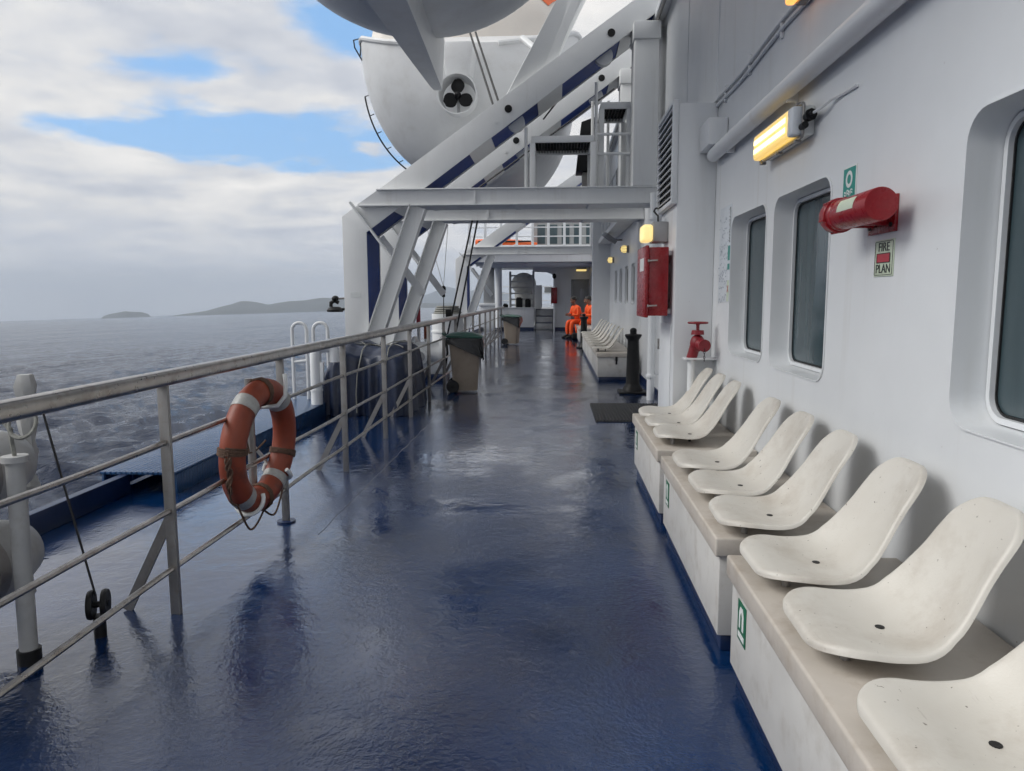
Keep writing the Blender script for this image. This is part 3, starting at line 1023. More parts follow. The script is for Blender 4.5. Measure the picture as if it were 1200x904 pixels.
for y_ in (2.90, 3.06):
    rs.append([(TX - 0.0628 * math.cos(R(a)), y_, TZ + 0.0628 * math.sin(R(a))) for a in range(-2, 45, 5)])
lb.rings(rs, False)
lb.build('paper_label', M_GLOW, ft)
bk = MB()
bk.box((1.306, 2.93, 1.748), (WX - 0.0005, 3.17, 1.89), 0.003)
bk.box((1.215, 2.985, 1.775), (1.305, 3.0, 1.86), 0.002)
bk.box((1.215, 3.10, 1.775), (1.305, 3.115, 1.86), 0.002)
bk.build('bracket', M_RED, ft)
for y_ in (2.955, 3.145):
    MB().cyl((1.305, y_, 1.775), (1.298, y_, 1.775), 0.010, n=6).build('bolt', M_BLACK, ft)

# red hose cabinet on the trunk
hc = thing('fire_hose_cabinet', (0.89, 6.6, 1.32), 'red steel fire hose cabinet hung on the side of the ventilation trunk', 'cabinet')
MB().box((0.80, 6.30, 1.335), (0.965, 6.88, 1.915), 0.008).build('body', M_RED, hc)
dr = MB().box((0.768, 6.285, 1.32), (0.799, 6.90, 1.93), 0.008).build('door', M_RED, hc)
dr['label'] = 'red door with a pale lettering panel'
for z_ in (1.42, 1.80):
    k = MB()
    k.box((0.786, 6.268, z_ - 0.012), (0.80, 6.284, z_ + 0.012), 0.003)
    k.beam((0.795, 6.276, z_), (0.87, 6.276, z_ + 0.004), 0.012, 0.012)
    k.build('latch', M_STEEL, hc)
for z_ in (1.37, 1.87):
    MB().box((0.966, 6.40, z_ - 0.02), (1.0045, 6.80, z_ + 0.02), 0.003).build('mounting_bar', M_WHITE, hc)
MB().box((0.7665, 6.40, 1.72), (0.7678, 6.68, 1.83)).build('door_label', M_SIGNW, hc)

# floodlights / lamps on the far wall
def far_lamp(x, y, z, label):
    L = thing('bulkhead_lamp', (x, y, z), label, 'lamp', 'yellow lamps on the far wall')
    MB().cyl((x, y, z), (x - 0.05, y, z), 0.08, 0.07, 14).build('base', M_GSTEEL, L)
    b_ = MB().lathe([(0.075, 0.0), (0.078, 0.05), (0.062, 0.10), (0.0, 0.125)], (x - 0.05, y, z), (-1, 0, 0), 16)
    b_.build('glass_dome', M_LAMPF, L)
    c_ = MB()
    for k in range(4):
        an = math.pi * k / 4
        c_.tube([(x - 0.05 - 0.132 * math.cos(R(a)), y + 0.086 * math.sin(R(a)) * math.cos(an), z + 0.086 * math.sin(R(a)) * math.sin(an)) for a in range(-90, 91, 20)], 0.005, 5)
    c_.build('guard', M_GSTEEL, L)


far_lamp(FX, 15.6, 2.49, 'domed yellow lamp lit on the far wall, closer to the red cabinet')
far_lamp(FX, 19.4, 2.45, 'domed yellow lamp lit on the far wall beside the projecting bulkhead')
L = thing('cabinet_lamp', (0.9, 6.8, 1.95), 'square yellow lamp lit above the red hose cabinet', 'lamp')
MB().box((0.87, 6.62, 1.98), (1.0045, 6.86, 2.16), 0.01).build('housing', M_ALU, L)
MB().box((0.775, 6.60, 1.985), (0.869, 6.84, 2.135), 0.025, seg=3).build('diffuser', M_LAMPF, L)
MB().tube([(0.93, 6.75, 2.161), (0.93, 6.76, 2.22), (0.90, 6.82, 2.27), (0.93, 6.95, 2.31), (1.0, 7.0, 2.33)], 0.008, 6).build('cable', M_BLACK, L)
L = thing('deck_floodlight', (1.5, 17.2, 2.7), 'grey square floodlight angled out from the far wall above the windows', 'floodlight')
MB().box((-0.16, -0.13, -0.05), (0.16, 0.13, 0.05), 0.01, Matrix.Translation((1.26, 17.2, 2.85)) @ Matrix.Rotation(R(35), 4, 'Y') @ Matrix.Rotation(R(20), 4, 'Z')).build('head', M_ALU, L)
MB().tube([(1.30, 17.2, 2.84), (1.44, 17.2, 2.80), (FX, 17.2, 2.80)], 0.02, 8).build('arm', M_GSTEEL, L)
# drain pipes between the trunk and the far bench
for k, (x_, y_) in enumerate(((1.40, 10.6), (1.485, 9.6))):
    d_ = thing('drain_pipe', (x_, y_, 0), ['white vertical drain pipe on the far wall behind the black post', 'white vertical drain pipe on the wall next to the ventilation trunk'][k], 'pipe')
    MB().cyl((x_, y_, 0.0), (x_, y_, 2.95), 0.055, n=14).build('pipe', M_WHITE, d_)
    for z_ in (0.35, 1.6, 2.6):
        MB().lathe([(0.056, -0.02), (0.072, -0.02), (0.072, 0.02), (0.056, 0.02)], (x_, y_, z_), (0, 0, 1), 14).build('flange', M_WHITE, d_)
        MB().box((x_ + 0.05, y_ - 0.02, z_ + 0.021), (FX, y_ + 0.02, z_ + 0.035)).build('bracket', M_WHITE, d_)

# hydrant
hy = thing('fire_hydrant_valve', (1.14, 5.95, 0.0), 'red hydrant valve with handwheel on a white standpipe in the corner', 'hydrant')
HX, HY, HZ = 1.165, 6.0, 1.12
MB().cyl((1.125, 6.03, 0.0), (1.125, 6.03, 1.03), 0.03, n=14).build('standpipe', M_WHITE, hy)
b_ = MB()
b_.ball((HX, HY, HZ), (0.060, 0.06, 0.072))
b_.cyl((HX - 0.04, HY + 0.03, HZ - 0.13), (HX - 0.01, HY + 0.01, HZ), 0.042, n=14)
b_.cyl((HX, HY, HZ + 0.07), (HX, HY, HZ + 0.105), 0.052, 0.048, 14)
b_.lathe([(0.042, 0.0), (0.047, 0.0), (0.047, 0.02), (0.040, 0.03), (0.040, 0.06), (0.05, 0.065), (0.05, 0.085), (0.0, 0.087)], (HX + 0.015, HY - 0.06, HZ - 0.005), (0.2, -1, -0.1), 18)
b_.build('valve_body', M_REDV, hy)
MB().cyl((HX, HY, HZ + 0.10), (HX, HY, HZ + 0.16), 0.013, n=10).build('spindle', M_REDV, hy)
hw = MB()
hw.tube([(HX + 0.075 * math.cos(2 * math.pi * k / 20), HY + 0.075 * math.sin(2 * math.pi * k / 20), HZ + 0.166) for k in range(20)], 0.009, 6, closed=True)
for k in range(5):
    an = 2 * math.pi * k / 5
    hw.cyl((HX, HY, HZ + 0.158), (HX + 0.072 * math.cos(an), HY + 0.072 * math.sin(an), HZ + 0.166), 0.007, n=6)
hw.cyl((HX, HY, HZ + 0.148), (HX, HY, HZ + 0.172), 0.016, n=10)
hw.build('handwheel', M_REDV, hy)
ch = MB()
for k in range(5):
    cz = HZ - 0.045 - 0.02 * k
    ch.tube([(HX + 0.03 + (0.006 * math.cos(a) if k % 2 else 0), HY - 0.14 + (0 if k % 2 else 0.006 * math.cos(a)), cz + 0.013 * math.sin(a)) for a in np.linspace(0, 6.283, 9)[:-1]], 0.0025, 5, closed=True)
ch.build('chain', M_BLACK, hy)
br = MB()
br.box((1.06, 5.96, 0.985), (WX - 0.001, 6.10, 1.0), 0.002)
br.prism([(1.16, 0.90), (WX - 0.001, 0.72), (WX - 0.001, 0.984), (1.16, 0.984)], 'y', 6.105, 6.115)
br.build('bracket', M_WHITE, hy)

# ------------------------------------------------------------------ locker benches with seats
def seat_mesh():
    """moulded shell swept along a profile from the front edge to the top of the back; centre at y=0"""
    ctrl = [(0.686, 0.577), (0.74, 0.586), (0.80, 0.580), (0.87, 0.566), (0.93, 0.560), (0.98, 0.564), (1.022, 0.582), (1.060, 0.617), (1.092, 0.664),
            (1.127, 0.726), (1.163, 0.795), (1.199, 0.865), (1.235, 0.935)]
    m_ = len(ctrl)
    pts = []
    for i in range(m_ - 1):
        p0 = ctrl[max(i - 1, 0)]; p1 = ctrl[i]; p2 = ctrl[i + 1]; p3 = ctrl[min(i + 2, m_ - 1)]
        for j in range(8):
            t = j / 8
            f = lambda a, b, c, d: 0.5 * ((2 * b) + (-a + c) * t + (2 * a - 5 * b + 4 * c - d) * t * t + (-a + 3 * b - 3 * c + d) * t ** 3)
            pts.append(Vector((f(p0[0], p1[0], p2[0], p3[0]), 0, f(p0[1], p1[1], p2[1], p3[1]))))
    pts.append(Vector((ctrl[-1][0], 0, ctrl[-1][1])))
    arc = [0.0]
    for a, b in zip(pts[:-1], pts[1:]):
        arc.append(arc[-1] + (b - a).length)
    L = arc[-1]
    xs = [p.x for p in pts]; zs = [p.z for p in pts]
    rows = [0.5 - 0.5 * math.cos(math.pi * k / 44) for k in range(45)]
    ny = 28
    Rf, Rt = 0.135, 0.105
    mb = MB()
    bm = mb.bm
    va = []
    for t in rows:
        d = t * L
        px, pz = float(np.interp(d, arc, xs)), float(np.interp(d, arc, zs))
        a = max(d - 0.01, 0); b = min(d + 0.01, L)
        tg = Vector((np.interp(b, arc, xs) - np.interp(a, arc, xs), 0, np.interp(b, arc, zs) - np.interp(a, arc, zs))).normalized()
        nrm = Vector((-tg.z, 0, tg.x))
        W = float(np.interp(t, [0, 0.35, 0.55, 0.72, 1.0], [0.222, 0.226, 0.205, 0.172, 0.150]))
        if d < Rf:
            W -= (Rf - math.sqrt(max(0, Rf * Rf - (Rf - d) ** 2)))
        if L - d < Rt:
            e = L - d
            W -= (Rt - math.sqrt(max(0, Rt * Rt - (Rt - e) ** 2)))
        row = []
        for k in range(ny + 1):
            u = math.sin((-1 + 2 * k / ny) * math.pi / 2)
            y_ = W * u
            full = float(np.interp(t, [0, 0.35, 0.55, 0.72, 1.0], [0.222, 0.226, 0.205, 0.172, 0.150]))
            au = abs(y_) / full
            depth = float(np.interp(t, [0, 0.2, 0.5, 0.8, 1.0], [0.0, 0.018, 0.045, 0.03, 0.012]))
            de = min((W - abs(y_)) * 1.0, d * 0.9, (L - d) * 0.9)
            q = max(0.0, 1 - de / 0.015)
            drop = -0.020 * q * q
            row.append(bm.verts.new(Vector((px, y_, pz)) + nrm * (depth * au ** 2.4 + drop)))
        va.append(row)
    n = len(rows)
    for i in range(n - 1):
        for k in range(ny):
            bm.faces.new((va[i][k], va[i + 1][k], va[i + 1][k + 1], va[i][k + 1]))
    bmesh.ops.recalc_face_normals(bm, faces=bm.faces)
    if sum(f.normal.z for f in bm.faces) < 0:
        bmesh.ops.reverse_faces(bm, faces=bm.faces)
    bm.normal_update()
    vb = [[bm.verts.new(v.co - v.normal * 0.007) for v in row] for row in va]
    for i in range(n - 1):
        for k in range(ny):
            bm.faces.new((vb[i][k], vb[i][k + 1], vb[i + 1][k + 1], vb[i + 1][k]))
    loop_a = [va[0][k] for k in range(ny + 1)] + [va[i][ny] for i in range(1, n)] + [va[n - 1][k] for k in range(ny - 1, -1, -1)] + [va[i][0] for i in range(n - 2, 0, -1)]
    loop_b = [vb[0][k] for k in range(ny + 1)] + [vb[i][ny] for i in range(1, n)] + [vb[n - 1][k] for k in range(ny - 1, -1, -1)] + [vb[i][0] for i in range(n - 2, 0, -1)]
    for i in range(len(loop_a)):
        j = (i + 1) % len(loop_a)
        bm.faces.new((loop_a[i], loop_a[j], loop_b[j], loop_b[i]))
    return mb


SEAT_ME = None


def add_seat(parent, y, rz=0.0):
    global SEAT_ME
    off = world_loc(parent)
    if SEAT_ME is None:
        o = seat_mesh().build('seat', M_SEAT, None, sharp=60)
        o.data.transform(Matrix.Translation(o.location - Vector((0.9, 0, 0.5))))
        SEAT_ME = o.data
    else:
        o = bpy.data.objects.new('seat', SEAT_ME)
        col.objects.link(o)
    o.parent = parent
    o.location = Vector((0.9, y, 0.5)) - off
    o.rotation_euler = (0, 0, rz)
    return o


def seat_details(o, y, pb):
    k = MB()
    k.cyl((0.93, y, 0.509), (0.93, y, 0.559), 0.010, n=10)
    k.cyl((0.93, y, 0.559), (0.93, y, 0.5625), 0.013, n=12)
    b = k.build('bolt', M_BLACK, pb)
    for s_ in (-1, 1):
        MB().cyl((0.80, y + 0.09 * s_, 0.509), (0.80, y + 0.09 * s_, 0.572), 0.014, n=10).build('seat_foot', M_GSTEEL, pb)


def bench(y0, y1, seats, label, sign=True, x0=0.69, x1=1.30, group=None):
    b = thing('locker_bench', ((x0 + x1) / 2, (y0 + y1) / 2, 0), label, 'bench', group)
    MB().box((x0 + 0.02, y0 + 0.02, 0.0), (x1, y1 - 0.02, 0.075), 0.003).build('plinth', M_NAVYD, b)
    MB().box((x0, y0, 0.076), (x1, y1, 0.45), 0.006).build('locker_box', M_LOCK, b)
    MB().box((x0 - 0.022, y0 - 0.018, 0.425), (x1 + 0.01, y1 + 0.018, 0.508), 0.010, seg=3).build('lid', M_LID, b)
    for y in seats:
        o = add_seat(b, y, random.uniform(-0.03, 0.03))
        seat_details(o, y, b)
    if sign:
        ys = y1 - 0.16
        sg = MB().box((x0 - 0.003, ys - 0.055, 0.235), (x0 - 0.0005, ys + 0.055, 0.385), 0.0005).build('locker_sign', M_GREEN, b)
        q = MB()
        q.prism([(ys - 0.03, 0.285), (ys + 0.03, 0.285), (ys + 0.03, 0.345), (ys + 0.016, 0.368), (ys - 0.016, 0.368), (ys - 0.03, 0.345)], 'x', x0 - 0.0046, x0 - 0.0033)
        q.box((x0 - 0.0046, ys - 0.04, 0.248), (x0 - 0.0033, ys + 0.04, 0.268))
        q.build('lifejacket_symbol', M_SIGNW, sg)
        q = MB()
        q.prism([(ys - 0.009, 0.284), (ys + 0.009, 0.284), (ys + 0.009, 0.335), (ys, 0.350), (ys - 0.009, 0.335)], 'x', x0 - 0.0056, x0 - 0.0047)
        q.build('neck_opening', M_GREEN, sg)
    return b


bench(1.16, 2.735, (1.48, 2.03, 2.54), 'white locker bench with stained lid and three seats below the large window')
bench(2.96, 4.50, (3.10, 3.60, 4.12), 'white locker bench with three seats, middle one of the row under the windows')
bench(4.70, 6.17, (4.97, 5.42, 5.86), 'white locker bench with three seats beside the red hydrant valve')
fb = bench(12.95, 20.0, [13.35 + 0.82 * k for k in range(8)], 'long white locker bench with a row of eight seats by the far wall', sign=False, x0=0.77, x1=1.40)
for k in range(4):
    MB().box((0.764, 13.0 + 1.75 * k + 0.04, 0.12), (0.769, 13.0 + 1.75 * k + 1.66, 0.41), 0.002).build('locker_panel', M_LOCK, fb)
q = MB()
q.box((1.08, 12.915, 0.36), (1.12, 12.931, 0.44), 0.003)
q.box((1.085, 12.93, 0.30), (1.115, 12.949, 0.40), 0.003)
q.build('hasp', M_BLACK, fb)
bench(23.0, 25.2, (), 'white locker bench behind the small far black post, men sit beside it', sign=False, x0=0.78, x1=1.30)

# ------------------------------------------------------------------ posts, mat, bins
def iron_post(name, x, y, label, sc=1.0):
    p = thing(name, (x, y, 0), label, 'post', 'black posts along the wall')
    MB().box((x - 0.22, y - 0.22, 0.0), (x + 0.22, y + 0.22, 0.03), 0.008).build('base_plate', M_BLACK, p)
    b_ = MB()
    b_.lathe([(0.165, 0.031), (0.15, 0.07), (0.115, 0.13), (0.105, 0.16), (0.098, 0.5), (0.088, 0.80), (0.090, 0.83), (0.125, 0.88), (0.132, 0.90), (0.125, 0.915), (0.085, 0.92), (0.0, 0.925)], (x, y, 0), (0, 0, 1), 24)
    b_.build('shaft', M_BLACK, p)
    MB().lathe([(0.052, 0.915), (0.050, 0.95), (0.055, 0.97), (0.045, 1.0), (0.02, 1.015), (0.0, 1.017)], (x, y, 0), (0, 0, 1), 16).build('knob', M_BLACK, p)


iron_post('smokers_post', 1.225, 11.4, 'tall black post with flared collar and knob at the end of the far bench')
iron_post('smokers_post', 0.86, 21.45, 'black knob topped post standing in front of the men in orange')

mt_ = thing('deck_mat', (0.98, 9.4, 0.0), 'black ribbed rubber mat lying on the blue deck', 'mat')
MB().box((0.50, 8.66, 0.001), (1.50, 10.16, 0.010), 0.003).build('base', M_RUBBER, mt_)
for k in range(25):
    x_ = 0.525 + k * 0.04
    MB().box((x_ - 0.008, 8.68, 0.0101), (x_ + 0.008, 10.14, 0.022), 0.003, seg=1).build('rib', M_RUBBER, mt_)


def bin_thing(x, y, label, yaw, bag_dir=R(-135)):
    """built round its own base, then placed"""
    b = thing('wheeled_bin', (0, 0, 0), label, 'bin', 'wheeled bins along the railing')
    rs = []
    for z_, w_, d_ in ((0.03, 0.18, 0.19), (0.10, 0.185, 0.195), (0.5, 0.21, 0.225), (0.80, 0.228, 0.25), (0.83, 0.245, 0.268), (0.86, 0.245, 0.268)):
        rs.append([(p, q_, z_) for p, q_ in rrect(-w_, -d_, w_, d_, 0.045, 4)])
    k = MB(); k.rings(rs, True, True, True)
    k.build('body', M_BIN, b)
    # lid
    rs = []
    for z_, w_, d_ in ((0.862, 0.27, 0.29), (0.885, 0.272, 0.292), (0.91, 0.22, 0.24), (0.935, 0.14, 0.15), (0.945, 0.02, 0.02)):
        rs.append([(p, q_ + 0.01, z_ + 0.03 * (q_ + 0.2)) for p, q_ in rrect(-w_, -d_, w_, d_, min(w_, d_) * 0.3, 4)])
    k = MB(); k.rings(rs, True, True, True)
    lid = k.build('lid', M_BINLID, b)
    MB().tube([(-0.18, 0.31, 0.90), (-0.18, 0.35, 0.93), (0.18, 0.35, 0.93), (0.18, 0.31, 0.90)], 0.013, 8).build('handle', M_BINLID, lid)
    # bag hanging out round the rim
    rn = random.Random(3)
    base = rrect(-0.25, -0.275, 0.25, 0.275, 0.05, 8)
    n_ = len(base)
    rings_ = []
    for j, z0 in enumerate((0.861, 0.79, 0.72, 0.65)):
        ring = []
        for i, (p, q_) in enumerate(base):
            an = math.atan2(q_, p)
            # hangs lower on one corner
            droop = 0.45 + 1.1 * max(0, math.cos(an - bag_dir)) ** 1.5
            zz = 0.861 - (0.861 - z0) * droop * (1 + 0.12 * math.sin(i * 1.7))
            k_ = 1.0 + 0.05 * math.sin(i * 2.3 + j) * (j > 0) + 0.02 * j
            ring.append((p * k_, q_ * k_, zz))
        rings_.append(ring)
    k = MB(); k.rings(rings_, True, False, False)
    k.build('bag', M_BAG, b)
    for s_ in (-1, 1):
        w_ = MB().lathe([(0.03, -0.022), (0.095, -0.024), (0.10, -0.015), (0.10, 0.015), (0.095, 0.024), (0.03, 0.022)], (0.205 * s_, 0.20, 0.10), (1, 0, 0), 20).build('wheel', M_RUBBER, b)
        MB().cyl((0.205 * s_ - 0.027, 0.20, 0.10), (0.205 * s_ + 0.027, 0.20, 0.10), 0.028, n=12).build('hub', M_BLACK, w_)
    MB().cyl((-0.2, 0.20, 0.10), (0.2, 0.20, 0.10), 0.012, n=8).build('axle', M_GSTEEL, b)
    b.location = (x, y, 0)
    b.rotation_euler = (0, 0, yaw)
    return b


bin_thing(-1.42, 11.5, 'beige wheeled bin with green lid and drooping black bag beside the boat winch', R(95))
bin_thing(-1.35, 23.1, 'beige wheeled bin with green lid standing near the end of the railing', R(80))

# ------------------------------------------------------------------ railing
RX = -1.80
rl = thing('deck_railing', (RX, 10, 0), 'steel deck railing with flat top rail and three thin lower rails', 'railing')
MB().box((RX - 0.038, 0.9, 1.098), (RX + 0.038, 25.55, 1.168), 0.020, seg=3).build('top_rail', M_STEEL, rl)
for z_ in (0.835, 0.51, 0.225):
    pts = [(RX + 0.0, 0.9 + 24.6 * k / 80, z_ + 0.004 * math.sin(k * 0.9 + z_ * 7)) for k in range(81)]
    MB().tube(pts, 0.014, 8).build('lower_rail', M_STEEL, rl)
POSTS = [1.78, 3.215, 4.645, 6.065, 7.55, 8.93, 10.3] + [11.72 + 1.43 * k for k in range(10)]
for i, y_ in enumerate(POSTS):
    MB().box((RX - 0.024, y_ - 0.011, 0.0), (RX + 0.024, y_ + 0.011, 1.104), 0.002).build('post', M_GSTEEL, rl)
    if i != 2:
        MB().beam((RX - 0.023, y_ + 0.03, 0.46), (-2.06, y_ + 0.03, 0.0), 0.014, 0.045, up=(0, 0, 1)).build('brace', M_GSTEEL, rl)
    else:
        MB().cyl((RX, y_, 0.0), (RX, y_, 0.012), 0.06, n=16).build('foot_plate', M_NAVYD, rl)

# ------------------------------------------------------------------ lifebuoy in its holder
lc = Vector((-1.735, 4.12, 0.635))
Rm, rm = 0.305, 0.071
tilt = Matrix.Rotation(R(-6), 3, 'Z') @ Matrix.Rotation(R(5), 3, 'Y')


def lbp(a, rad=Rm, out=0.0, sq=1.0):
    """point on the buoy circle; a in degrees from +y towards +z"""
    return lc + tilt @ Vector((out, rad * math.cos(R(a)), rad * math.sin(R(a)) * 1.06))


lbu = thing('lifebuoy', (lc.x, lc.y, 0.25), 'weathered orange lifebuoy with pale reflective bands and rope hung on the railing', 'lifebuoy')


def torus_seg(a0, a1, rt, n=64, m_=20, flat=1.0):
    rs = []
    for i in range(n + 1):
        a = a0 + (a1 - a0) * i / n
        ring = []
        for j in range(m_):
            b = 2 * math.pi * j / m_
            ring.append(lbp(a, Rm + rt * math.cos(b), rt * math.sin(b) * flat))
        rs.append(ring)
    return rs


k = MB()
k.rings(torus_seg(0, 360, rm, 72), True, False, False)
bmesh.ops.remove_doubles(k.bm, verts=k.bm.verts, dist=1e-5)
ring = k.build('ring', M_BUOY, lbu)
for a in (52, 128, 232, 308):
    k = MB()
    k.rings(torus_seg(a - 6, a + 6, rm + 0.0025, 10), True, False, False)
    k.build('reflective_band', M_REFL, ring)
# lashings
for a in (95, 175, 275, 342):
    k = MB()
    pts = []
    for i in range(61):
        aa = a - 3.5 + 7 * i / 60
        b = 2 * math.pi * 5 * i / 60
        pts.append(lbp(aa, Rm + (rm + 0.006) * math.cos(b), (rm + 0.006) * math.sin(b)))
    k.tube(pts, 0.0055, 5)
    k.build('lashing', M_ROPE, lbu)
# grab line hanging in loops round the outside
att = [175, 215, 262, 305, 342]
for a0, a1, sag in ((175, 226, 0.05), (226, 275, 0.09), (275, 320, 0.10), (320, 342, 0.05)):
    pts = []
    for i in range(25):
        t = i / 24
        a = a0 + (a1 - a0) * t
        p = lbp(a, Rm + rm + 0.006, 0.02)
        p.z -= sag * math.sin(math.pi * t) * (1.0)
        p.y += 0.012 * math.sin(7 * t)
        pts.append(p)
    MB().tube(pts, 0.0065, 6).build('grab_line', M_ROPE, lbu)
# rope bundle at the near side
for j in range(3):
    pts = []
    for i in range(40):
        t = i / 39
        p = lbp(178, Rm + rm + 0.012, 0.03)
        p += Vector((0.012 * math.sin(9 * t + j * 2), -0.012 + 0.012 * math.cos(11 * t + j), -0.20 * t))
        pts.append(p)
    MB().tube(pts, 0.0065, 6).build('rope_bundle', M_ROPE, lbu)
pts = [lbp(100, Rm - rm * 0.7, -0.03) + Vector((0, 0.03, 0)), lbp(95, 0.15, -0.05), Vector((lc.x - 0.09, lc.y + 0.02, lc.z + 0.02)), Vector((lc.x - 0.09, lc.y + 0.05, lc.z - 0.06)), Vector((lc.x - 0.085, lc.y + 0.12, lc.z - 0.065)), Vector((RX, lc.y + 0.24, lc.z - 0.02))]
MB().tube(pts, 0.006, 6).build('line', M_ROPE, lbu)
# holder
hd = thing('lifebuoy_holder', (RX, 4.36, 0.0), 'grey lifebuoy holder post with white curved hooks fixed to the railing', 'holder')
MB().tube([(RX - 0.03, 4.22, 0.215), (RX - 0.03, 4.22, 1.02)], 0.024, 10).build('post', M_GSTEEL, hd)


def hook(a, dy=0.0):
    c = lbp(a)
    rad = (lbp(a) - lc).normalized()
    ax = tilt @ Vector((1, 0, 0))
    pts = []
    for b in range(-200, 10, 10):
        pts.append(c - rad * (rm + 0.014) * math.cos(R(b)) * 1.0 + ax * (rm + 0.014) * (-math.sin(R(b))) * 1.0)
    return pts


for a in (250, 318):
    c = lbp(a)
    rad = (c - lc).normalized()
    ax = tilt @ Vector((1, 0, 0))
    pts = [Vector((RX - 0.0, c.y, c.z + 0.05))]
    for b in range(180, -31, -15):
        pts.append(c + ax * (rm + 0.016) * math.cos(R(b)) + rad * (rm + 0.016) * math.sin(R(b)))
    MB().tube(pts, 0.013, 8).build('hook', M_SIGNW, hd)
c = lbp(78)
pts = [c + Vector((-0.10, 0.01, -0.085)), c + Vector((-0.03, 0.02, -0.10)), c + Vector((0.05, 0.02, -0.09)), c + Vector((0.10, 0.02, -0.03)), c + Vector((0.105, 0.02, 0.05)), c + Vector((0.10, 0.02, 0.10))]
MB().tube(pts, 0.013, 8).build('hook', M_SIGNW, hd)
pts = [Vector((RX - 0.03, 4.22, 0.62)), Vector((RX - 0.02, 4.33, 0.53)), Vector((RX, 4.42, 0.42)), Vector((RX + 0.0, 4.45, 0.30))]
MB().tube(pts, 0.011, 8).build('arm', M_SIGNW, hd)

# ------------------------------------------------------------------ gear at the near left
fpst = thing('fender_post', (-2.17, 2.73, 0), 'white pipe post with rope coil on top and black foot', 'post')
MB().cyl((-2.17, 2.73, 0.05), (-2.135, 2.70, 0.88), 0.034, n=14).build('pipe', M_FLOAT, fpst)
MB().cyl((-2.17, 2.73, 0.0), (-2.17, 2.73, 0.06), 0.045, n=14).build('foot', M_BLACK, fpst)
MB().lathe([(0.035, -0.012), (0.048, -0.012), (0.048, 0.012), (0.035, 0.012)], (-2.135, 2.70, 0.87), (0, 0, 1), 14).build('collar', M_FLOAT, fpst)
ring_pts = [(-2.06 + 0.055 * math.cos(a), 2.66 + 0.02 * math.sin(a), 1.02 + 0.055 * math.sin(a)) for a in np.linspace(0, 6.283, 25)[:-1]]
k = MB()
k.tube(ring_pts, 0.008, 6, closed=True)
k.tube([(-2.135, 2.70, 0.88), (-2.125, 2.68, 0.95), (-2.11, 2.66, 1.0)], 0.008, 6)
k.tube([(-2.11, 2.66, 0.99), (-2.14, 2.66, 1.03), (-2.20, 2.66, 1.10)], 0.008, 6)
k.build('rope_coil', M_WROPE, fpst)
for k_, (z_, dx, lab) in enumerate(((0.79, 0.0, 'upper grey white float lashed behind the pipe post'), (0.39, 0.0, 'lower grey white float lashed behind the pipe post'))):
    f_ = thing('float', (-2.62 + dx, 2.9, z_ - 0.16), lab, 'float')
    b_ = MB()
    b_.lathe([(0.0, -0.62), (0.07, -0.60), (0.13, -0.54), (0.16, -0.44), (0.165, 0.0), (0.16, 0.16), (0.13, 0.25), (0.07, 0.30), (0.0, 0.32)], (-2.40 + dx, 2.75, z_), (0, 1, 0), 28)
    b_.build('body', M_FLOAT, f_)
    MB().lathe([(0.166, -0.03), (0.172, -0.03), (0.172, 0.03), (0.166, 0.03)], (-2.40 + dx, 2.72, z_), (0, 1, 0), 28).build('strap', M_GSTEEL, f_)
rk = thing('float_rack', (-2.62, 2.6, 0), 'pale steel rack holding the two floats at the deck edge', 'rack')
for y_ in (2.45, 2.95):
    MB().box((-2.66, y_ - 0.02, 0.0), (-2.626, y_ + 0.02, 1.0), 0.004).build('upright', M_FLOAT, rk)
    for z_ in (0.20, 0.605):
        MB().box((-2.625, y_ - 0.02, z_), (-2.30, y_ + 0.02, z_ + 0.024), 0.003).build('shelf_arm', M_FLOAT, rk)
wp = MB()
rs = []
for j, z_ in enumerate(np.linspace(0.60, 1.16, 12)):
    r_ = 0.030 + 0.010 * math.sin(j * 2.1) + (0.008 if j > 8 else 0)
    rs.append([(-2.42 + 0.03 * z_ + (r_ + 0.006 * math.sin(i * 2 + j)) * math.cos(2 * math.pi * i / 12), 3.12 + (r_ + 0.006 * math.sin(i * 3 + j)) * math.sin(2 * math.pi * i / 12), z_) for i in range(12)])
wp.rings(rs)
tag(wp.build('wrapped_pole', M_FLOAT), 'pole wrapped in grey canvas standing behind the top rail', 'pole')

sv = thing('wire_sheave', (-2.02, 2.97, 0), 'black deck sheave with a taut thin wire running up outboard', 'sheave')
MB().cyl((-2.02, 2.97, 0.0), (-2.02, 2.97, 0.10), 0.026, n=12).build('stem', M_BLACK, sv)
for dx in (-0.026, 0.026):
    MB().lathe([(0.012, -0.010), (0.062, -0.012), (0.066, 0.0), (0.062, 0.012), (0.012, 0.010)], (-2.02 + dx, 2.97 + dx * 0.4, 0.15), (1, 0.4, 0), 20).build('wheel', M_BLACK, sv)
MB().cyl((-2.06, 2.955, 0.15), (-1.98, 2.985, 0.15), 0.014, n=10).build('pin', M_BLACK, sv)
MB().tube([(-2.03, 2.97, 0.19), (-2.205, 2.96, 1.06)], 0.005, 6).build('wire', M_WIRE, sv)

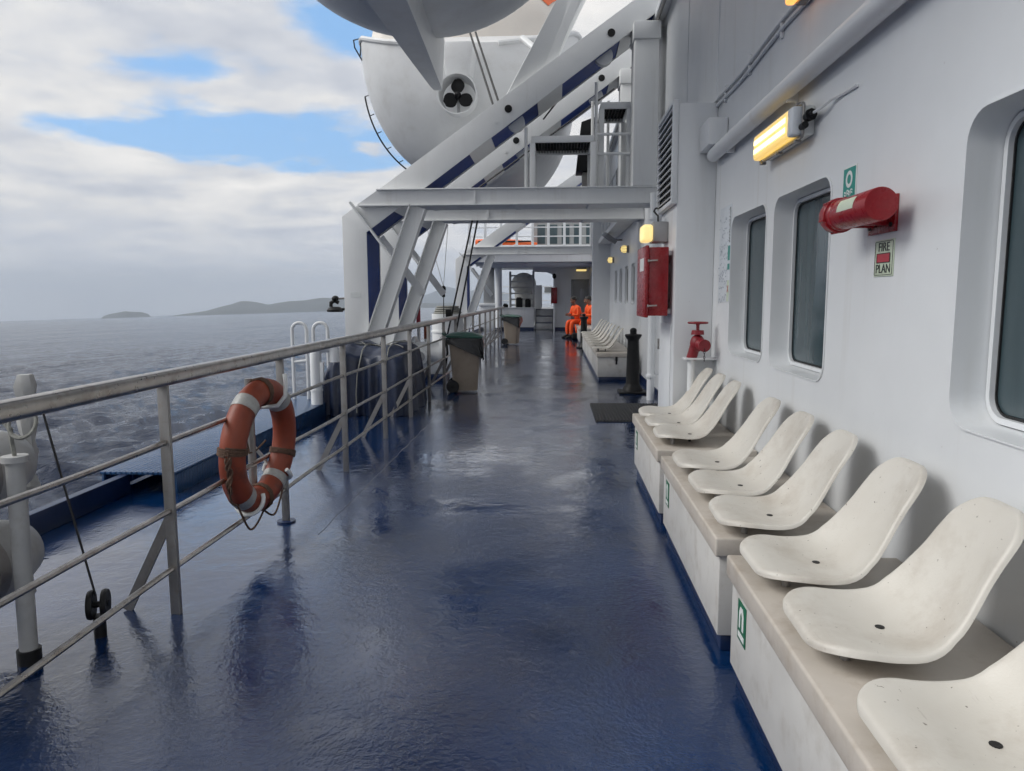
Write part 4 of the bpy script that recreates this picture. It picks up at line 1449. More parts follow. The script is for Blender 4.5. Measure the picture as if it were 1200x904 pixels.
# ladder loops, vent pipe and covered gear outboard
ld = thing('boarding_ladder_handrails', (-3.2, 9.3, 0.17), 'pair of white looped ladder handrails at the deck edge', 'handrail')
for x0, x1 in ((-3.42, -3.23), (-3.14, -2.95)):
    w_ = (x1 - x0) / 2
    pts = [(x0, 9.3, 0.172)] + [(x0, 9.3, z_) for z_ in np.linspace(0.3, 1.08, 8)]
    pts += [((x0 + x1) / 2 - w_ * math.cos(R(a)), 9.3, 1.08 + w_ * math.sin(R(a))) for a in range(15, 166, 15)]
    pts += [(x1, 9.3, 1.08), (x1, 9.3, 0.62), (x1, 9.3, 0.172)]
    MB().tube(pts, 0.022, 10).build('handrail', M_DAVIT, ld)
MB().tube([(-3.42, 9.3, 0.66), (-3.23, 9.3, 0.68)], 0.02, 8).build('rung', M_DAVIT, ld)

vp = thing('gooseneck_vent', (-2.98, 8.85, 0.17), 'thick white gooseneck vent pipe beside the tarpaulin', 'vent pipe')
pts = [(-2.97, 8.85, 0.172), (-2.97, 8.85, 0.5), (-2.97, 8.85, 0.80), (-2.955, 8.86, 0.85), (-2.92, 8.87, 0.88), (-2.86, 8.88, 0.89), (-2.80, 8.89, 0.885), (-2.76, 8.9, 0.86), (-2.745, 8.9, 0.80), (-2.745, 8.9, 0.70)]
MB().tube(pts, 0.07, 16).build('pipe', M_DAVIT, vp)
MB().lathe([(0.071, 0.0), (0.078, 0.0), (0.078, 0.02), (0.071, 0.02)], (-2.97, 8.85, 0.34), (0, 0, 1), 16).build('band', M_DAVIT, vp)
MB().box((-2.905, 8.80, 0.45), (-2.86, 8.84, 0.70), 0.004).build('valve_lever', M_DAVIT, vp)

# tarpaulin: a crumpled cover over machinery
def tarp():
    nx, ny = 90, 60
    bm = bmesh.new()
    rn = np.random.default_rng(4)
    ph = rn.random((14, 4)) * 6.28
    def prof(t):
        # around the section in (s across x): 0..1 -> down side, over the top, down side
        return t
    grid = []
    for j in range(ny + 1):
        v = j / ny
        row = []
        for i in range(nx + 1):
            u = i / nx
            x = -3.12 + 1.26 * u
            y = 8.98 + 1.35 * v
            # plateau height with shoulders
            ex = min(1, min(u, 1 - u) / 0.055); ey = min(1, min(v, 1 - v) / 0.06)
            e = (math.sin(ex * math.pi / 2) ** 0.5) * (math.sin(ey * math.pi / 2) ** 0.5)
            top = 0.74 + 0.16 * math.exp(-((u - 0.36) / 0.20) ** 2) + 0.13 * math.exp(-((u - 0.80) / 0.20) ** 2)
            top -= 0.30 * math.exp(-((u - 0.0) / 0.18) ** 2)
            top -= 0.16 * (1 - math.sin(min(1, v / 0.25) * math.pi / 2))
            f = 0
            for k in range(10):
                f += math.sin((8 + 5 * k) * (u * math.cos(ph[k, 0]) + v * 0.8 * math.sin(ph[k, 0])) + ph[k, 1] + 1.3 * math.sin(6 * u + ph[k, 2])) / (2 + k * 0.8)
            z = top * e + 0.036 * f * e
            # side walls bulge and fold
            fold = (1 - e) * 0.05 * math.sin(u * 46 + 2 * math.sin(v * 9)) + 0.02 * f
            x += (fold if v > 0.08 else 0) * (0.5 if 0.1 < u < 0.9 else 1)
            y += 0.022 * (1 - ey) * (math.sin(u * 31 + 2.4 * math.sin(u * 9)) + math.sin(u * 57 + 3 * math.sin(u * 5)) + 1.2 * math.sin(u * 13 + 1)) + (0.025 * f if v < 0.12 else 0)
            row.append(bm.verts.new((x, y, max(0.004, z))))
        grid.append(row)
    for j in range(ny):
        for i in range(nx):
            bm.faces.new((grid[j][i], grid[j][i + 1], grid[j + 1][i + 1], grid[j + 1][i]))
    mb = MB()
    mb.bm.free()
    mb.bm = bm
    return mb


tp = thing('tarpaulin_cover', (-2.5, 9.6, 0), 'dark navy tarpaulin lashed over deck gear behind the railing', 'tarpaulin')
MB_t = tarp()
tarp_o = MB_t.build('cover', M_TARP, tp, sharp=80, recalc=True)
tco = [v.co + world_loc(tp) for v in tarp_o.data.vertices]


def tarp_top(x, y):
    best = min(tco, key=lambda c: (c.x - x) ** 2 + (c.y - y) ** 2)
    return max(c.z for c in tco if abs(c.x - best.x) < 0.05 and abs(c.y - best.y) < 0.06)


for x_, kind in ((-2.46, 0), (-2.12, 1)):
    pts = [(x_ - 0.03, 8.93, 0.05), (x_ - 0.03, 8.92, 0.3), (x_ - 0.01, 8.93, 0.55)]
    for y_ in np.linspace(9.12, 10.2, 9):
        pts.append((x_ + 0.10 * (y_ - 9), y_, tarp_top(x_ + 0.10 * (y_ - 9), y_) + 0.012))
    MB().tube(pts, 0.008, 6).build('lashing_rope', M_WROPE, tp)
for s_ in (1, -1):
    pts = []
    for i in range(14):
        t = i / 13
        x_, y_ = -2.75 + 0.8 * t, 9.45 + s_ * (0.35 * t - 0.17)
        pts.append((x_, y_, tarp_top(x_, y_) + 0.01))
    MB().tube(pts, 0.006, 6).build('lashing_rope', M_WROPE, tp)

# ------------------------------------------------------------------ davits
def davit(y0, label, depth=0.85, beam_right=1.54, far=False):
    y1 = y0 + depth
    D = thing('boat_davit', (-3.0, (y0 + y1) / 2, 0), label, 'davit', 'white boat davits along the deck edge')
    th = 0.03
    XE = 1.50
    up = lambda x: 2.70 + (x + 3.18) * 0.690
    lo = lambda x: 2.47 + (x + 2.82) * 0.710
    plate = [(-3.18, 0.0), (-3.18, 2.70), (XE, up(XE)), (XE, lo(XE)), (-2.82, lo(-2.82)), (-2.82, 0.0)]
    for ya in (y0, y1 - th):
        MB().prism(plate, 'y', ya, ya + th, 0.004).build('side_plate', M_DAVIT, D)
    # navy webs recessed between the plates, broken by white cross plates
    MB().box((-2.845, y0 + th + 0.002, 0.0), (-2.826, y1 - th - 0.002, 2.45)).build('leg_web', M_NAVY, D)
    MB().box((-3.178, y0 + th + 0.002, 0.0), (-3.15, y1 - th - 0.002, 2.66)).build('leg_back', M_DAVIT, D)
    off = 0.022
    w_ = MB().prism([(-2.86, lo(-2.86) + off), (XE, lo(XE) + off), (XE, lo(XE) + off + 0.03), (-2.86, lo(-2.86) + off + 0.03)], 'y', y0 + th + 0.002, y1 - th - 0.002)
    w_.build('arm_web', M_NAVY, D)
    tp_ = MB().prism([(-3.14, up(-3.14) - 0.03), (XE, up(XE) - 0.03), (XE, up(XE) - 0.002), (-3.14, up(-3.14) - 0.002)], 'y', y0 + th + 0.002, y1 - th - 0.002)
    tp_.build('arm_top_plate', M_DAVIT, D)
    for x_, wd in ((-2.30, 0.10), (-1.10, 0.16), (-0.08, 0.18), (1.02, 0.10)):
        c_ = MB().prism([(x_ - wd, lo(x_ - wd) + 0.004), (x_ + wd, lo(x_ + wd) + 0.004), (x_ + wd, lo(x_ + wd) + off), (x_ - wd, lo(x_ - wd) + off)], 'y', y0 + th + 0.002, y1 - th - 0.002)
        c_.build('cross_plate', M_DAVIT, D)
    if not far:
        MB().box((-2.885, y0 + 0.002, 0.05), (-2.80, y1 - 0.002, 0.35), 0.003).build('foot_gusset', M_DAVIT, D)
        for x_ in (-0.68, 0.79):
            MB().cyl((x_, y0 - 0.012, up(x_) - 0.22), (x_, y0 - 0.001, up(x_) - 0.22), 0.055, n=18).build('pin_cap', M_BLACK, D)
        for x_ in (-0.86,):
            MB().cyl((x_, y0 - 0.01, up(x_) - 0.28), (x_, y0 - 0.001, up(x_) - 0.28), 0.025, n=12).build('bolt', M_DAVIT, D)
        for x_ in (-0.58, 0.70):
            MB().cyl((x_, y0 + 0.18, lo(x_) + 0.0), (x_, y0 + 0.30, lo(x_) + 0.0), 0.13, n=24).build('sheave', M_DAVIT, D)
        MB().box((-3.08, y0 - 0.004, 1.50), (-2.93, y0 - 0.001, 1.58)).build('number_plate', M_SIGNW, D)
    # cross beam at the height of the deck above
    cb = MB()
    bx0 = -2.62
    cb.prism([(-2.92, 2.86), (bx0, 3.06), (beam_right, 3.06), (beam_right, 2.86)], 'y', y0 - 0.09, y0 - 0.075)
    cb.box((bx0 - 0.28, y0 - 0.12, 2.835), (beam_right, y0 + 0.02 - 0.024, 2.857), 0.002)
    cb.box((bx0, y0 - 0.14, 3.06), (beam_right, y0 - 0.004, 3.078), 0.002)
    cb.build('cross_beam', M_DAVIT, D)
    c2 = MB()
    c2.box((-2.2, y0 + 0.16, 2.875), (beam_right, y1 - 0.035, 2.90), 0.002)
    for x_ in (-1.9, -0.6, 0.5):
        c2.prism([(x_, 2.855), (x_ + 0.14, 2.874), (x_ - 0.02, 2.874)], 'y', y0 + 0.2, y1 - 0.1)
    c2.build('under_plate', M_DAVIT, D)
    MB().box((-1.19, y0 - 0.125, 2.858), (-1.16, y0 - 0.0905, 3.059)).build('stiffener', M_DAVIT, D)
    # pillar carrying the arm on the inboard side
    MB().box((1.11, y0 - 0.14, 3.08), (1.45, y0 + 0.30, 5.08), 0.010).build('pillar', M_DAVIT, D)
    MB().box((1.09, y0 - 0.17, 5.081), (1.47, y0 + 0.32, 5.32), 0.012).build('pillar_head', M_DAVIT, D)
    # two diagonal H-section struts from the beam down to the foot of the leg
    for k_, (xa, za, xb, zb) in enumerate(((-2.02, 2.83, -2.72, 0.9),)):
        pa = Vector((xa, y0 - 0.02, za)); pb = Vector((xb - 0.33, y0 - 0.02, 0.0))
        s_ = MB()
        dn = (pb - pa).normalized()
        side = Vector((dn.z, 0, -dn.x))
        s_.beam(pa + side * 0.115, pb + side * 0.115, 0.20, 0.016, up=side)
        s_.beam(pa - side * 0.115, pb - side * 0.115, 0.20, 0.016, up=side)
        s_.beam(pa, pb, 0.012, 0.212, up=side)
        s_.build('strut', M_DAVIT, D)
    MB().beam((-3.03, y0 - 0.055, 2.90), (-2.44, y0 - 0.055, 2.10), 0.03, 0.10, up=(0, 1, 0)).build('knee_brace', M_DAVIT, D)
    MB().beam((-2.70, y0 + 0.40, 2.42), (-2.05, y0 + 0.40, 1.55), 0.12, 0.03, up=(0, 1, 0)).build('inner_brace', M_DAVIT, D)
    return D


D1 = davit(10.9, 'white boat davit with navy recesses, carrying the grating platforms')
D2 = davit(13.05, 'white boat davit standing close behind the one with the grating platforms')
D3 = davit(23.4, 'white boat davit near the end of the railing, in front of the overhang', far=True)

# cradle arm over the first davit
ca = thing('davit_cradle_arm', (0, 11.3, 4.5), 'steep tapered white cradle arm rising from the davit towards the lifeboat', 'davit arm')
MB().prism([(-0.74, 4.40), (-0.06, 4.85), (0.62, 6.2), (0.40, 6.4), (0.30, 6.25)], 'y', 11.02, 11.40, 0.01).build('arm', M_DAVIT, ca)
MB().prism([(-0.20, 4.75), (0.0, 4.88), (0.50, 6.1), (0.40, 6.1)], 'y', 11.005, 11.019, 0.0).build('web_plate', M_DAVIT, ca)
MB().tube([(-0.05, 12.0, 5.15), (-0.55, 12.6, 5.75)], 0.055, 10).build('stay', M_DAVIT, ca)

# access platforms with gratings on the beam
def grating_platform(x0, x1, y0, y1, z, label):
    g = thing('grating_platform', ((x0 + x1) / 2, (y0 + y1) / 2, 3.08), label, 'platform', 'grating platforms on the davit beam')
    f = MB()
    f.box((x0 - 0.05, y0 - 0.05, z - 0.02), (x1 + 0.05, y0, z + 0.07), 0.003)
    f.box((x0 - 0.05, y1, z - 0.02), (x1 + 0.05, y1 + 0.05, z + 0.07), 0.003)
    f.box((x0 - 0.05, y0 + 0.001, z - 0.02), (x0, y1 - 0.001, z + 0.07), 0.003)
    f.box((x1, y0 + 0.001, z - 0.02), (x1 + 0.05, y1 - 0.001, z + 0.07), 0.003)
    f.build('frame', M_DAVIT, g)
    n_ = int((x1 - x0) / 0.045)
    b = MB()
    for k in range(1, n_):
        xx = x0 + (x1 - x0) * k / n_
        b.box((xx - 0.004, y0, z), (xx + 0.004, y1, z + 0.035))
    for k in range(1, int((y1 - y0) / 0.1)):
        yy = y0 + k * 0.1
        b.box((x0, yy - 0.005, z + 0.008), (x1, yy + 0.005, z + 0.030))
    b.box((x0, y0, z + 0.040), (x1, y1, z + 0.044))
    gr = b.build('grating', M_HOLE, g)
    gr['kind'] = 'stuff'
    for xx in (x0 - 0.035, x1 + 0.035):
        for yy in (y0 - 0.025, y1 + 0.025):
            MB().box((xx - 0.04, yy - 0.025, 3.079), (xx + 0.04, yy + 0.025, z - 0.021), 0.003).build('leg', M_DAVIT, g)
    return g


P1 = grating_platform(-0.30, 0.52, 11.05, 11.95, 3.77, 'wide black grating platform in a white frame on the davit beam')
P2 = grating_platform(0.72, 1.06, 11.25, 12.1, 4.28, 'small higher black grating step in a white frame beside the pillar')
gr_ = thing('platform_guard_rail', (0.8, 11.6, 3.08), 'white pipe guard rail round the small grating step', 'guard rail')
for a_, b_ in (((-0.43, 11.05, 3.08), (-0.43, 11.05, 3.97)), ((0.60, 11.15, 3.08), (0.60, 11.15, 4.62)), ((0.60, 12.2, 3.08), (0.60, 12.2, 4.62)), ((0.85, 12.2, 3.08), (0.85, 12.2, 4.62))):
    MB().tube([a_, b_], 0.024, 8).build('stanchion', M_DAVIT, gr_)
for z_ in (3.60, 3.88):
    MB().tube([(0.60, 11.15, z_), (1.109, 11.15, z_)], 0.022, 8).build('rail', M_DAVIT, gr_)

# dark vent hood on the upper deck behind
vh = thing('vent_hood', (0.75, 15.2, 3.1), 'black sloped vent hood seen between the davit arms', 'vent hood')
MB().prism([(0.42, 4.0), (0.52, 4.95), (0.95, 5.1), (0.95, 4.0)], 'y', 15.0, 15.6, 0.01).build('hood', M_BLACK, vh)
MB().box((0.55, 15.1, 3.08), (0.9, 15.5, 3.999), 0.01).build('stand', M_GSTEEL, vh)
ud = MB()
ud.box((1.22, 14.2, 2.95), (1.545, 20.7, 3.07))
tag(ud.build('upper_walkway', M_DAVIT), 'narrow white upper walkway plate running behind the davits', 'walkway')
MB_u = thing('upper_walkway_rail', (0.3, 17, 3.08), 'thin white guard rail along the upper walkway behind the davits', 'guard rail')
for y_ in np.arange(14.4, 20.6, 1.2):
    MB().cyl((1.28, y_, 3.071), (1.28, y_, 4.1), 0.02, n=8).build('stanchion', M_DAVIT, MB_u)
for z_ in (3.45, 3.78, 4.1):
    MB().cyl((1.28, 14.35, z_), (1.28, 20.6, z_), 0.014, n=8).build('rail', M_DAVIT, MB_u)

# boat falls
fl_ = thing('boat_fall_wires', (-1.7, 13.0, 0), 'two dark steel wires slanting from the beam down to the winch', 'wire')
for (a, b) in (((-1.445, 12.95, 2.86), (-2.05, 13.2, 0.42)), ((-1.354, 12.95, 2.86), (-1.90, 13.25, 0.40))):
    MB().tube([a, b], 0.016, 8).build('wire', M_WIRE, fl_)
MB().box((-1.96, 13.02, 1.14), (-1.86, 13.10, 1.28), 0.01).build('clamp', M_BLACK, fl_)
fl2 = thing('lifeboat_fall_wires', (-0.9, 12.4, 4.7), 'two thin dark wires between the davit arm and the lifeboat stern', 'wire')
for dx in (0, 0.10):
    MB().tube([(-0.93 + dx, 11.6, 4.35), (-1.50 + dx, 13.3, 6.1)], 0.02, 6).build('wire', M_WIRE, fl2)
for k_, (pts, lab) in enumerate((([(0.35, 11.9, 4.95), (-0.20, 12.6, 4.45)], 'short thin dark stay wire between the davit arms'),
                      ([(-1.6, 12.9, 3.2), (1.0, 12.9, 5.0)], 'long dark wire running along the underside of the rear davit arm'))):
    tag(MB().tube(pts, 0.014, 6).build('stay_wire', M_WIRE), lab, 'wire')

# boat winch behind the bin
wi = thing('boat_winch', (-2.3, 13.2, 0), 'white boat winch with round drum on the outer deck', 'winch')
MB().box((-2.62, 12.95, 0.0), (-1.98, 13.6, 0.10), 0.01).build('base', M_NAVYD, wi)
MB().lathe([(0.10, -0.32), (0.30, -0.32), (0.31, -0.29), (0.30, -0.26), (0.20, -0.26), (0.20, 0.20), (0.31, 0.20), (0.31, 0.26), (0.1, 0.26)], (-2.28, 13.25, 0.48), (1, 0, 0), 28).build('drum', M_DAVIT, wi)
MB().cyl((-2.44, 12.96, 0.43), (-2.44, 13.2, 0.43), 0.15, n=24).build('motor', M_DAVIT, wi)
MB().cyl((-2.44, 12.945, 0.43), (-2.44, 12.958, 0.43), 0.10, n=24).build('motor_cover', M_ALU, wi)
MB().box((-2.54, 13.1, 0.101), (-2.0, 13.5, 0.32), 0.02).build('gearbox', M_DAVIT, wi)
MB().tube([(-2.02, 13.05, 0.95), (-1.95, 13.0, 0.8), (-1.93, 13.0, 0.5), (-2.0, 13.05, 0.15)], 0.02, 8).build('hose', M_BLACK, wi)
wt = thing('storage_drum', (-2.45, 16.6, 0), 'rusty white tank with coiled ropes on the outer deck', 'tank')
MB().cyl((-2.45, 16.6, 0.0), (-2.45, 16.6, 1.12), 0.36, n=28).build('tank', M_DAVIT, wt)
MB().lathe([(0.36, -0.02), (0.38, -0.02), (0.38, 0.02), (0.36, 0.02)], (-2.45, 16.6, 0.72), (0, 0, 1), 28).build('hoop', M_DAVIT, wt)
MB().tube([(-2.62, 16.5, 1.12), (-2.60, 16.5, 1.24), (-2.55, 16.5, 1.28), (-2.50, 16.5, 1.24), (-2.48, 16.5, 1.12)], 0.014, 6).build('lifting_lug', M_GSTEEL, wt)
cp = MB()
for k in range(4):
    cp.tube([(-2.45 + (0.30 - 0.02 * k) * math.cos(a), 16.6 + (0.30 - 0.02 * k) * math.sin(a), 1.145 + 0.045 * k) for a in np.linspace(0, 6.283, 29)[:-1]], 0.024, 6, closed=True)
cp.build('coiled_rope', M_WROPE, wt)

rp = thing('red_pole', (-2.62, 13.9, 0), 'slim red and white marker pole behind the railing', 'pole')
MB().cyl((-2.62, 13.9, 0.0), (-2.62, 13.9, 0.98), 0.032, n=12).build('lower_pole', M_DAVIT, rp)
MB().cyl((-2.62, 13.9, 0.98), (-2.62, 13.9, 1.40), 0.042, n=12).build('red_band', M_SIGNR, rp)
r2 = thing('short_red_pole', (-2.47, 13.9, 0), 'short orange red stub pole next to the marker pole', 'pole')
MB().cyl((-2.50, 13.95, 0.0), (-2.50, 13.95, 0.70), 0.022, n=10).build('stub', M_DAVIT, r2)
MB().cyl((-2.50, 13.95, 0.70), (-2.50, 13.95, 0.98), 0.027, n=10).build('red_band', M_BUOY, r2)
hk = thing('hanging_hook_ball', (-2.14, 14.0, 1.2), 'black hook ball hanging on thin wires under the beam', 'hook')
MB().ball((-2.14, 14.0, 1.66), (0.05, 0.05, 0.06)).build('ball', M_BLACK, hk)
MB().lathe([(0.03, -0.14), (0.032, -0.10), (0.022, -0.05), (0.03, 0.0)], (-2.14, 14.0, 1.64), (0, 0, 1), 12).build('swivel', M_BLACK, hk)
for dx in (-0.3, 0.12):
    MB().tube([(-2.14, 14.0, 1.70), (-2.14 + dx, 13.9, 2.86)], 0.005, 5).build('wire', M_WROPE, hk)
MB().tube([(-2.14, 14.0, 1.5), (-2.14, 14.0, 0.01)], 0.009, 6).build('pendant', M_WIRE, hk)

# searchlight on the davit leg
sl = thing('deck_searchlight', (-3.3, 11.1, 1.3), 'dark searchlight on a short arm sticking out from the davit leg', 'searchlight')
MB().lathe([(0.0, -0.02), (0.12, -0.02), (0.125, 0.01), (0.09, 0.05), (0.05, 0.06), (0.0, 0.06)], (-3.36, 11.0, 1.30), (0, 0, 1), 20).build('base', M_BLACK, sl)
MB().tube([(-3.42, 11.0, 1.36), (-3.42, 11.0, 1.42), (-3.36, 11.0, 1.45), (-3.30, 11.0, 1.42)], 0.03, 8).build('yoke', M_BLACK, sl)
MB().ball((-3.35, 11.0, 1.485), (0.055, 0.055, 0.045)).build('head', M_BLACK, sl)
MB().tube([(-3.33, 11.0, 1.48), (-3.179, 11.02, 1.49)], 0.015, 8).build('arm', M_GSTEEL, sl)
MB().tube([(-3.30, 11.0, 1.31), (-3.179, 11.02, 1.33)], 0.02, 8).build('arm', M_BLACK, sl)

# ------------------------------------------------------------------ lifeboats
def lifeboat(cx_, ystern, length, keel, gun, label, direction=1, halfb=2.2, end_rise=0.9, blunt=0.35):
    """direction 1: stern nearest to the camera, bow away"""
    B = thing('lifeboat', (cx_, ystern, keel), label, 'lifeboat', 'enclosed lifeboats hung in the davits')
    ns, nt = 44, 30
    rings_, deckline = [], []
    for i in range(ns + 1):
        s_ = i / ns
        y = ystern + direction * length * s_
        if s_ < 0.16:      # full rounded stern
            q_ = s_ / 0.16
            b = halfb * (0.30 + 0.70 * math.sqrt(max(0, 1 - (1 - q_) ** 2)))
            k = keel + end_rise * (1 - q_) ** 2
        elif s_ > 0.62:    # bow
            q_ = (s_ - 0.62) / 0.38
            b = halfb * max(0.02, 1 - q_ ** 2.2)
            k = keel + 1.7 * q_ ** 3
        else:
            b = halfb; k = keel
        g_ = gun + 0.35 * s_ ** 2 + 0.45 * min(1.0, s_ / 0.10) ** 0.8
        ring = []
        for j in range(-nt, nt + 1):
            a = j / nt * math.pi / 2
            xx = b * math.copysign(abs(math.sin(a)) ** 0.92, a)
            zz = k + (g_ - k) * (1 - math.cos(a) ** 0.95)
            ring.append((cx_ + xx, y, zz))
        # close over the top with a flat gunwale deck
        rings_.append(ring)
    m_ = MB()
    m_.rings(rings_, True, True, True)
    hull = m_.build('hull', M_HULLW, B, sharp=50)
    # rubbing strake
    gw = MB()
    for sgn in (0, -1):
        pts = [(r[sgn][0], r[sgn][1], r[sgn][2] - 0.02) for r in rings_]
        gw.tube(pts, 0.05, 8)
    gw.build('rubbing_strake', M_HULLW, hull)
    # canopy
    rings2 = []
    for i in range(2, ns - 3):
        r = rings_[i]
        b = abs(r[-1][0] - cx_) * 0.90
        z0 = r[0][2]
        q_ = (i - 2) / (ns - 6)
        hgt = 1.55 * (1 - 0.6 * max(0, (q_ - 0.6) / 0.4) ** 2) * (0.55 + 0.45 * min(1, q_ / 0.15))
        rings2.append([(cx_ + b * math.cos(R(180 - a)) * (1.0 if a in (0, 180) else 0.98), r[0][1], z0 + hgt * math.sin(R(a)) ** 0.75) for a in range(0, 181, 12)])
    m_ = MB()
    m_.rings(rings2, True, True, True)
    can = m_.build('canopy', M_CREAM, B, sharp=50)
    m_ = MB()
    rings3 = []
    for r in rings2[1:-1]:
        rings3.append([(cx_ + (p[0] - cx_) * 1.012, p[1], p[2] + 0.012) for p in r[2:-2]])
    m_.rings(rings3, False)
    m_.build('canopy_roof', M_ORANGE, can)
    return B, hull, rings_


LB2, hull2, _ = lifeboat(-1.72, 13.95, 9.0, 3.80, 6.15, 'white lifeboat with propeller guard and orange roof hung beyond the davits', 1, 2.22, end_rise=1.35)
# propeller in its ring guard
pc = Vector((-1.75, 13.50, 5.10))
k = MB()
rs = []
for a in np.linspace(0, 2 * math.pi, 41):
    d = Vector((math.cos(a), 0, math.sin(a)))
    rs.append([pc + d * 0.335 + Vector((0, -0.14, 0)), pc + d * 0.355 + Vector((0, -0.14, 0)), pc + d * 0.335 + Vector((0, 0.22, 0)), pc + d * 0.30 + Vector((0, 0.22, 0))])
k.rings(rs, True, False, False)
bmesh.ops.remove_doubles(k.bm, verts=k.bm.verts, dist=1e-5)
k.build('propeller_guard', M_HULLW, LB2)
pr = MB()
pr.lathe([(0.0, -0.12), (0.05, -0.09), (0.065, 0.0), (0.06, 0.10), (0.05, 0.4)], pc, (0, 1, 0), 16)
for kk in range(3):
    a0 = R(90 + 120 * kk)
    u = Vector((math.cos(a0), 0, math.sin(a0))); w = Vector((-math.sin(a0), 0, math.cos(a0)))
    blade = []
    for side in (0, 1):
        lp = []
        for t in np.linspace(0, 1, 9):
            rad = 0.05 + 0.23 * t
            wd = 0.115 * math.sin(math.pi * (0.12 + 0.80 * t)) ** 0.8 + 0.015
            lp.append((rad, wd))
        blade.append(lp)
    for thk in (0,):
        top_ = []
        for rad, wd in blade[0]:
            tw = 0.30 - 0.15 * (rad / 0.28)
            top_.append([pc + u * rad + (w * math.cos(tw) + Vector((0, 1, 0)) * math.sin(tw)) * q_ * wd + Vector((0, dy, 0)) for q_, dy in ((-1, 0), (-0.4, -0.012), (0.4, -0.012), (1, 0), (0.4, 0.012), (-0.4, 0.012))])
        pr.rings(top_)
pr.build('propeller', M_BLACK, LB2)
MB().box((pc.x - 0.025, pc.y + 0.05, pc.z - 0.34), (pc.x + 0.025, pc.y + 0.14, pc.z + 0.42), 0.01).build('rudder_post', M_ALU, LB2)
MB().prism([(pc.x - 0.22, pc.z + 0.33), (pc.x + 0.22, pc.z + 0.33), (pc.x + 0.30, pc.z + 0.95), (pc.x - 0.30, pc.z + 0.95)], 'y', pc.y + 0.0, pc.y + 0.9, 0.06).build('stern_tunnel', M_HULLW, LB2)
gl = MB()
hp = []
for a in np.linspace(-80, -32, 26):
    hp.append((-1.72 + 2.27 * math.copysign(abs(math.sin(R(a))) ** 0.92, a), 15.6, 3.80 + 2.37 * (1 - math.cos(R(a)) ** 0.95) - 0.05))
hp = [(p_[0] - 0.02, p_[1], p_[2]) for p_ in hp]
gl.tube(hp, 0.018, 6)
for p_ in hp[::5]:
    gl.cyl(p_, (p_[0] + 0.07, p_[1] + 0.1, p_[2] + 0.06), 0.01, n=6)
gl.build('grab_rail', M_WIRE, LB2)
gl = MB()
gl.tube([(-3.86, 15.0, 6.2), (-3.98, 14.9, 6.42), (-4.0, 14.9, 6.56), (-3.92, 15.0, 6.62), (-3.88, 15.0, 6.52), (-3.90, 15.0, 6.3)], 0.014, 6)
gl.build('becket_line', M_WIRE, LB2)

LB1, hull1, _ = lifeboat(-1.55, 10.25, 9.5, 4.55, 6.9, 'white lifeboat hull with deep keel overhead, its end above the railing', -1, 2.25, end_rise=0.75)
m_ = MB()
sec = []
for y_, w_, zb in ((10.12, 0.055, 4.27), (9.9, 0.07, 4.26), (8.6, 0.13, 4.26), (6.8, 0.20, 4.26), (4.0, 0.22, 4.26), (2.0, 0.10, 4.30)):
    sec.append([(-1.58 - w_, y_, zb), (-1.58 + w_, y_, zb), (-1.55 + w_ * 1.25, y_, 4.9), (-1.55 - w_ * 1.25, y_, 4.9)])
m_.rings(sec)
m_.build('keel', M_HULLW, LB1, sharp=25)

# ------------------------------------------------------------------ far end of the deck
CE = 2.87
oh = thing('upper_deck_overhang', (-1, 32, 2.87), 'white deck overhang with a deep fascia across the far end', 'overhang')
MB().box((-3.40, 28.9, CE), (1.55, 29.1, 3.52), 0.01).build('fascia', M_WHITE, oh)
MB().box((-3.45, 28.75, 3.22), (1.55, 28.899, 3.50), 0.01).build('edge_beam', M_WHITE, oh)
MB().box((-3.40, 29.1, CE + 0.02), (1.55, 38.0, 3.0)).build('ceiling_plate', M_WHITE, oh)
for y_ in (30.6, 32.2):
    MB().box((-3.30, y_, CE - 0.10), (1.54, y_ + 0.06, CE + 0.019), 0.004).build('ceiling_beam', M_WHITE, oh)
for x_ in (-1.6, 0.3):
    MB().box((x_, 28.70, 3.16), (x_ + 0.06, 28.749, 3.53), 0.002).build('stiffener', M_WHITE, oh)
ur = thing('upper_deck_rail', (-1, 28.95, 3.53), 'white guard rail with stanchions on top of the far overhang', 'guard rail')
for x_ in np.arange(-3.35, 1.5, 0.62):
    MB().box((x_ - 0.05, 28.85, 3.521), (x_ + 0.05, 28.90, 4.62), 0.004).build('stanchion', M_WHITE, ur)
for z_ in (3.85, 4.2, 4.6):
    MB().cyl((-3.4, 28.92, z_), (1.5, 28.92, z_), 0.022, n=8).build('rail', M_WHITE, ur)
dh = thing('upper_deckhouse', (0.3, 33, 3.01), 'grey upper deckhouse with dark windows behind the far guard rail', 'deckhouse')
MB().box((-0.9, 31.6, 3.01), (2.8, 36.0, 5.6), 0.02).build('wall', M_GREYD, dh)
for k in range(5):
    w_ = MB().box((-0.75 + 0.52 * k, 31.585, 3.75), (-0.42 + 0.52 * k, 31.599, 4.55), 0.003).build('window', M_GLASS, dh)
rb = thing('rescue_boat', (-1.9, 31.0, 3.1), 'orange rescue boat stowed on the upper deck behind the far davit', 'boat')
m_ = MB()
secs = []
for s_ in np.linspace(0, 1, 15):
    x_ = -3.35 + 2.6 * s_
    hw_ = 0.75 * math.sin(math.pi * (0.10 + 0.80 * s_)) ** 0.6
    secs.append([(x_, 31.3 + hw_ * math.sin(R(a)), 3.65 + 0.15 * (1 - s_) - 0.55 * math.cos(R(a)) * (0.6 + 0.4 * math.sin(math.pi * s_)) * (1 if abs(a) < 91 else 0.4)) for a in range(-180, 180, 24)])
m_.rings(secs)
m_.build('hull', M_ORANGE, rb)
MB().box((-2.5, 31.1, 3.95), (-1.9, 31.5, 4.35), 0.05).build('console', M_ALU, rb)
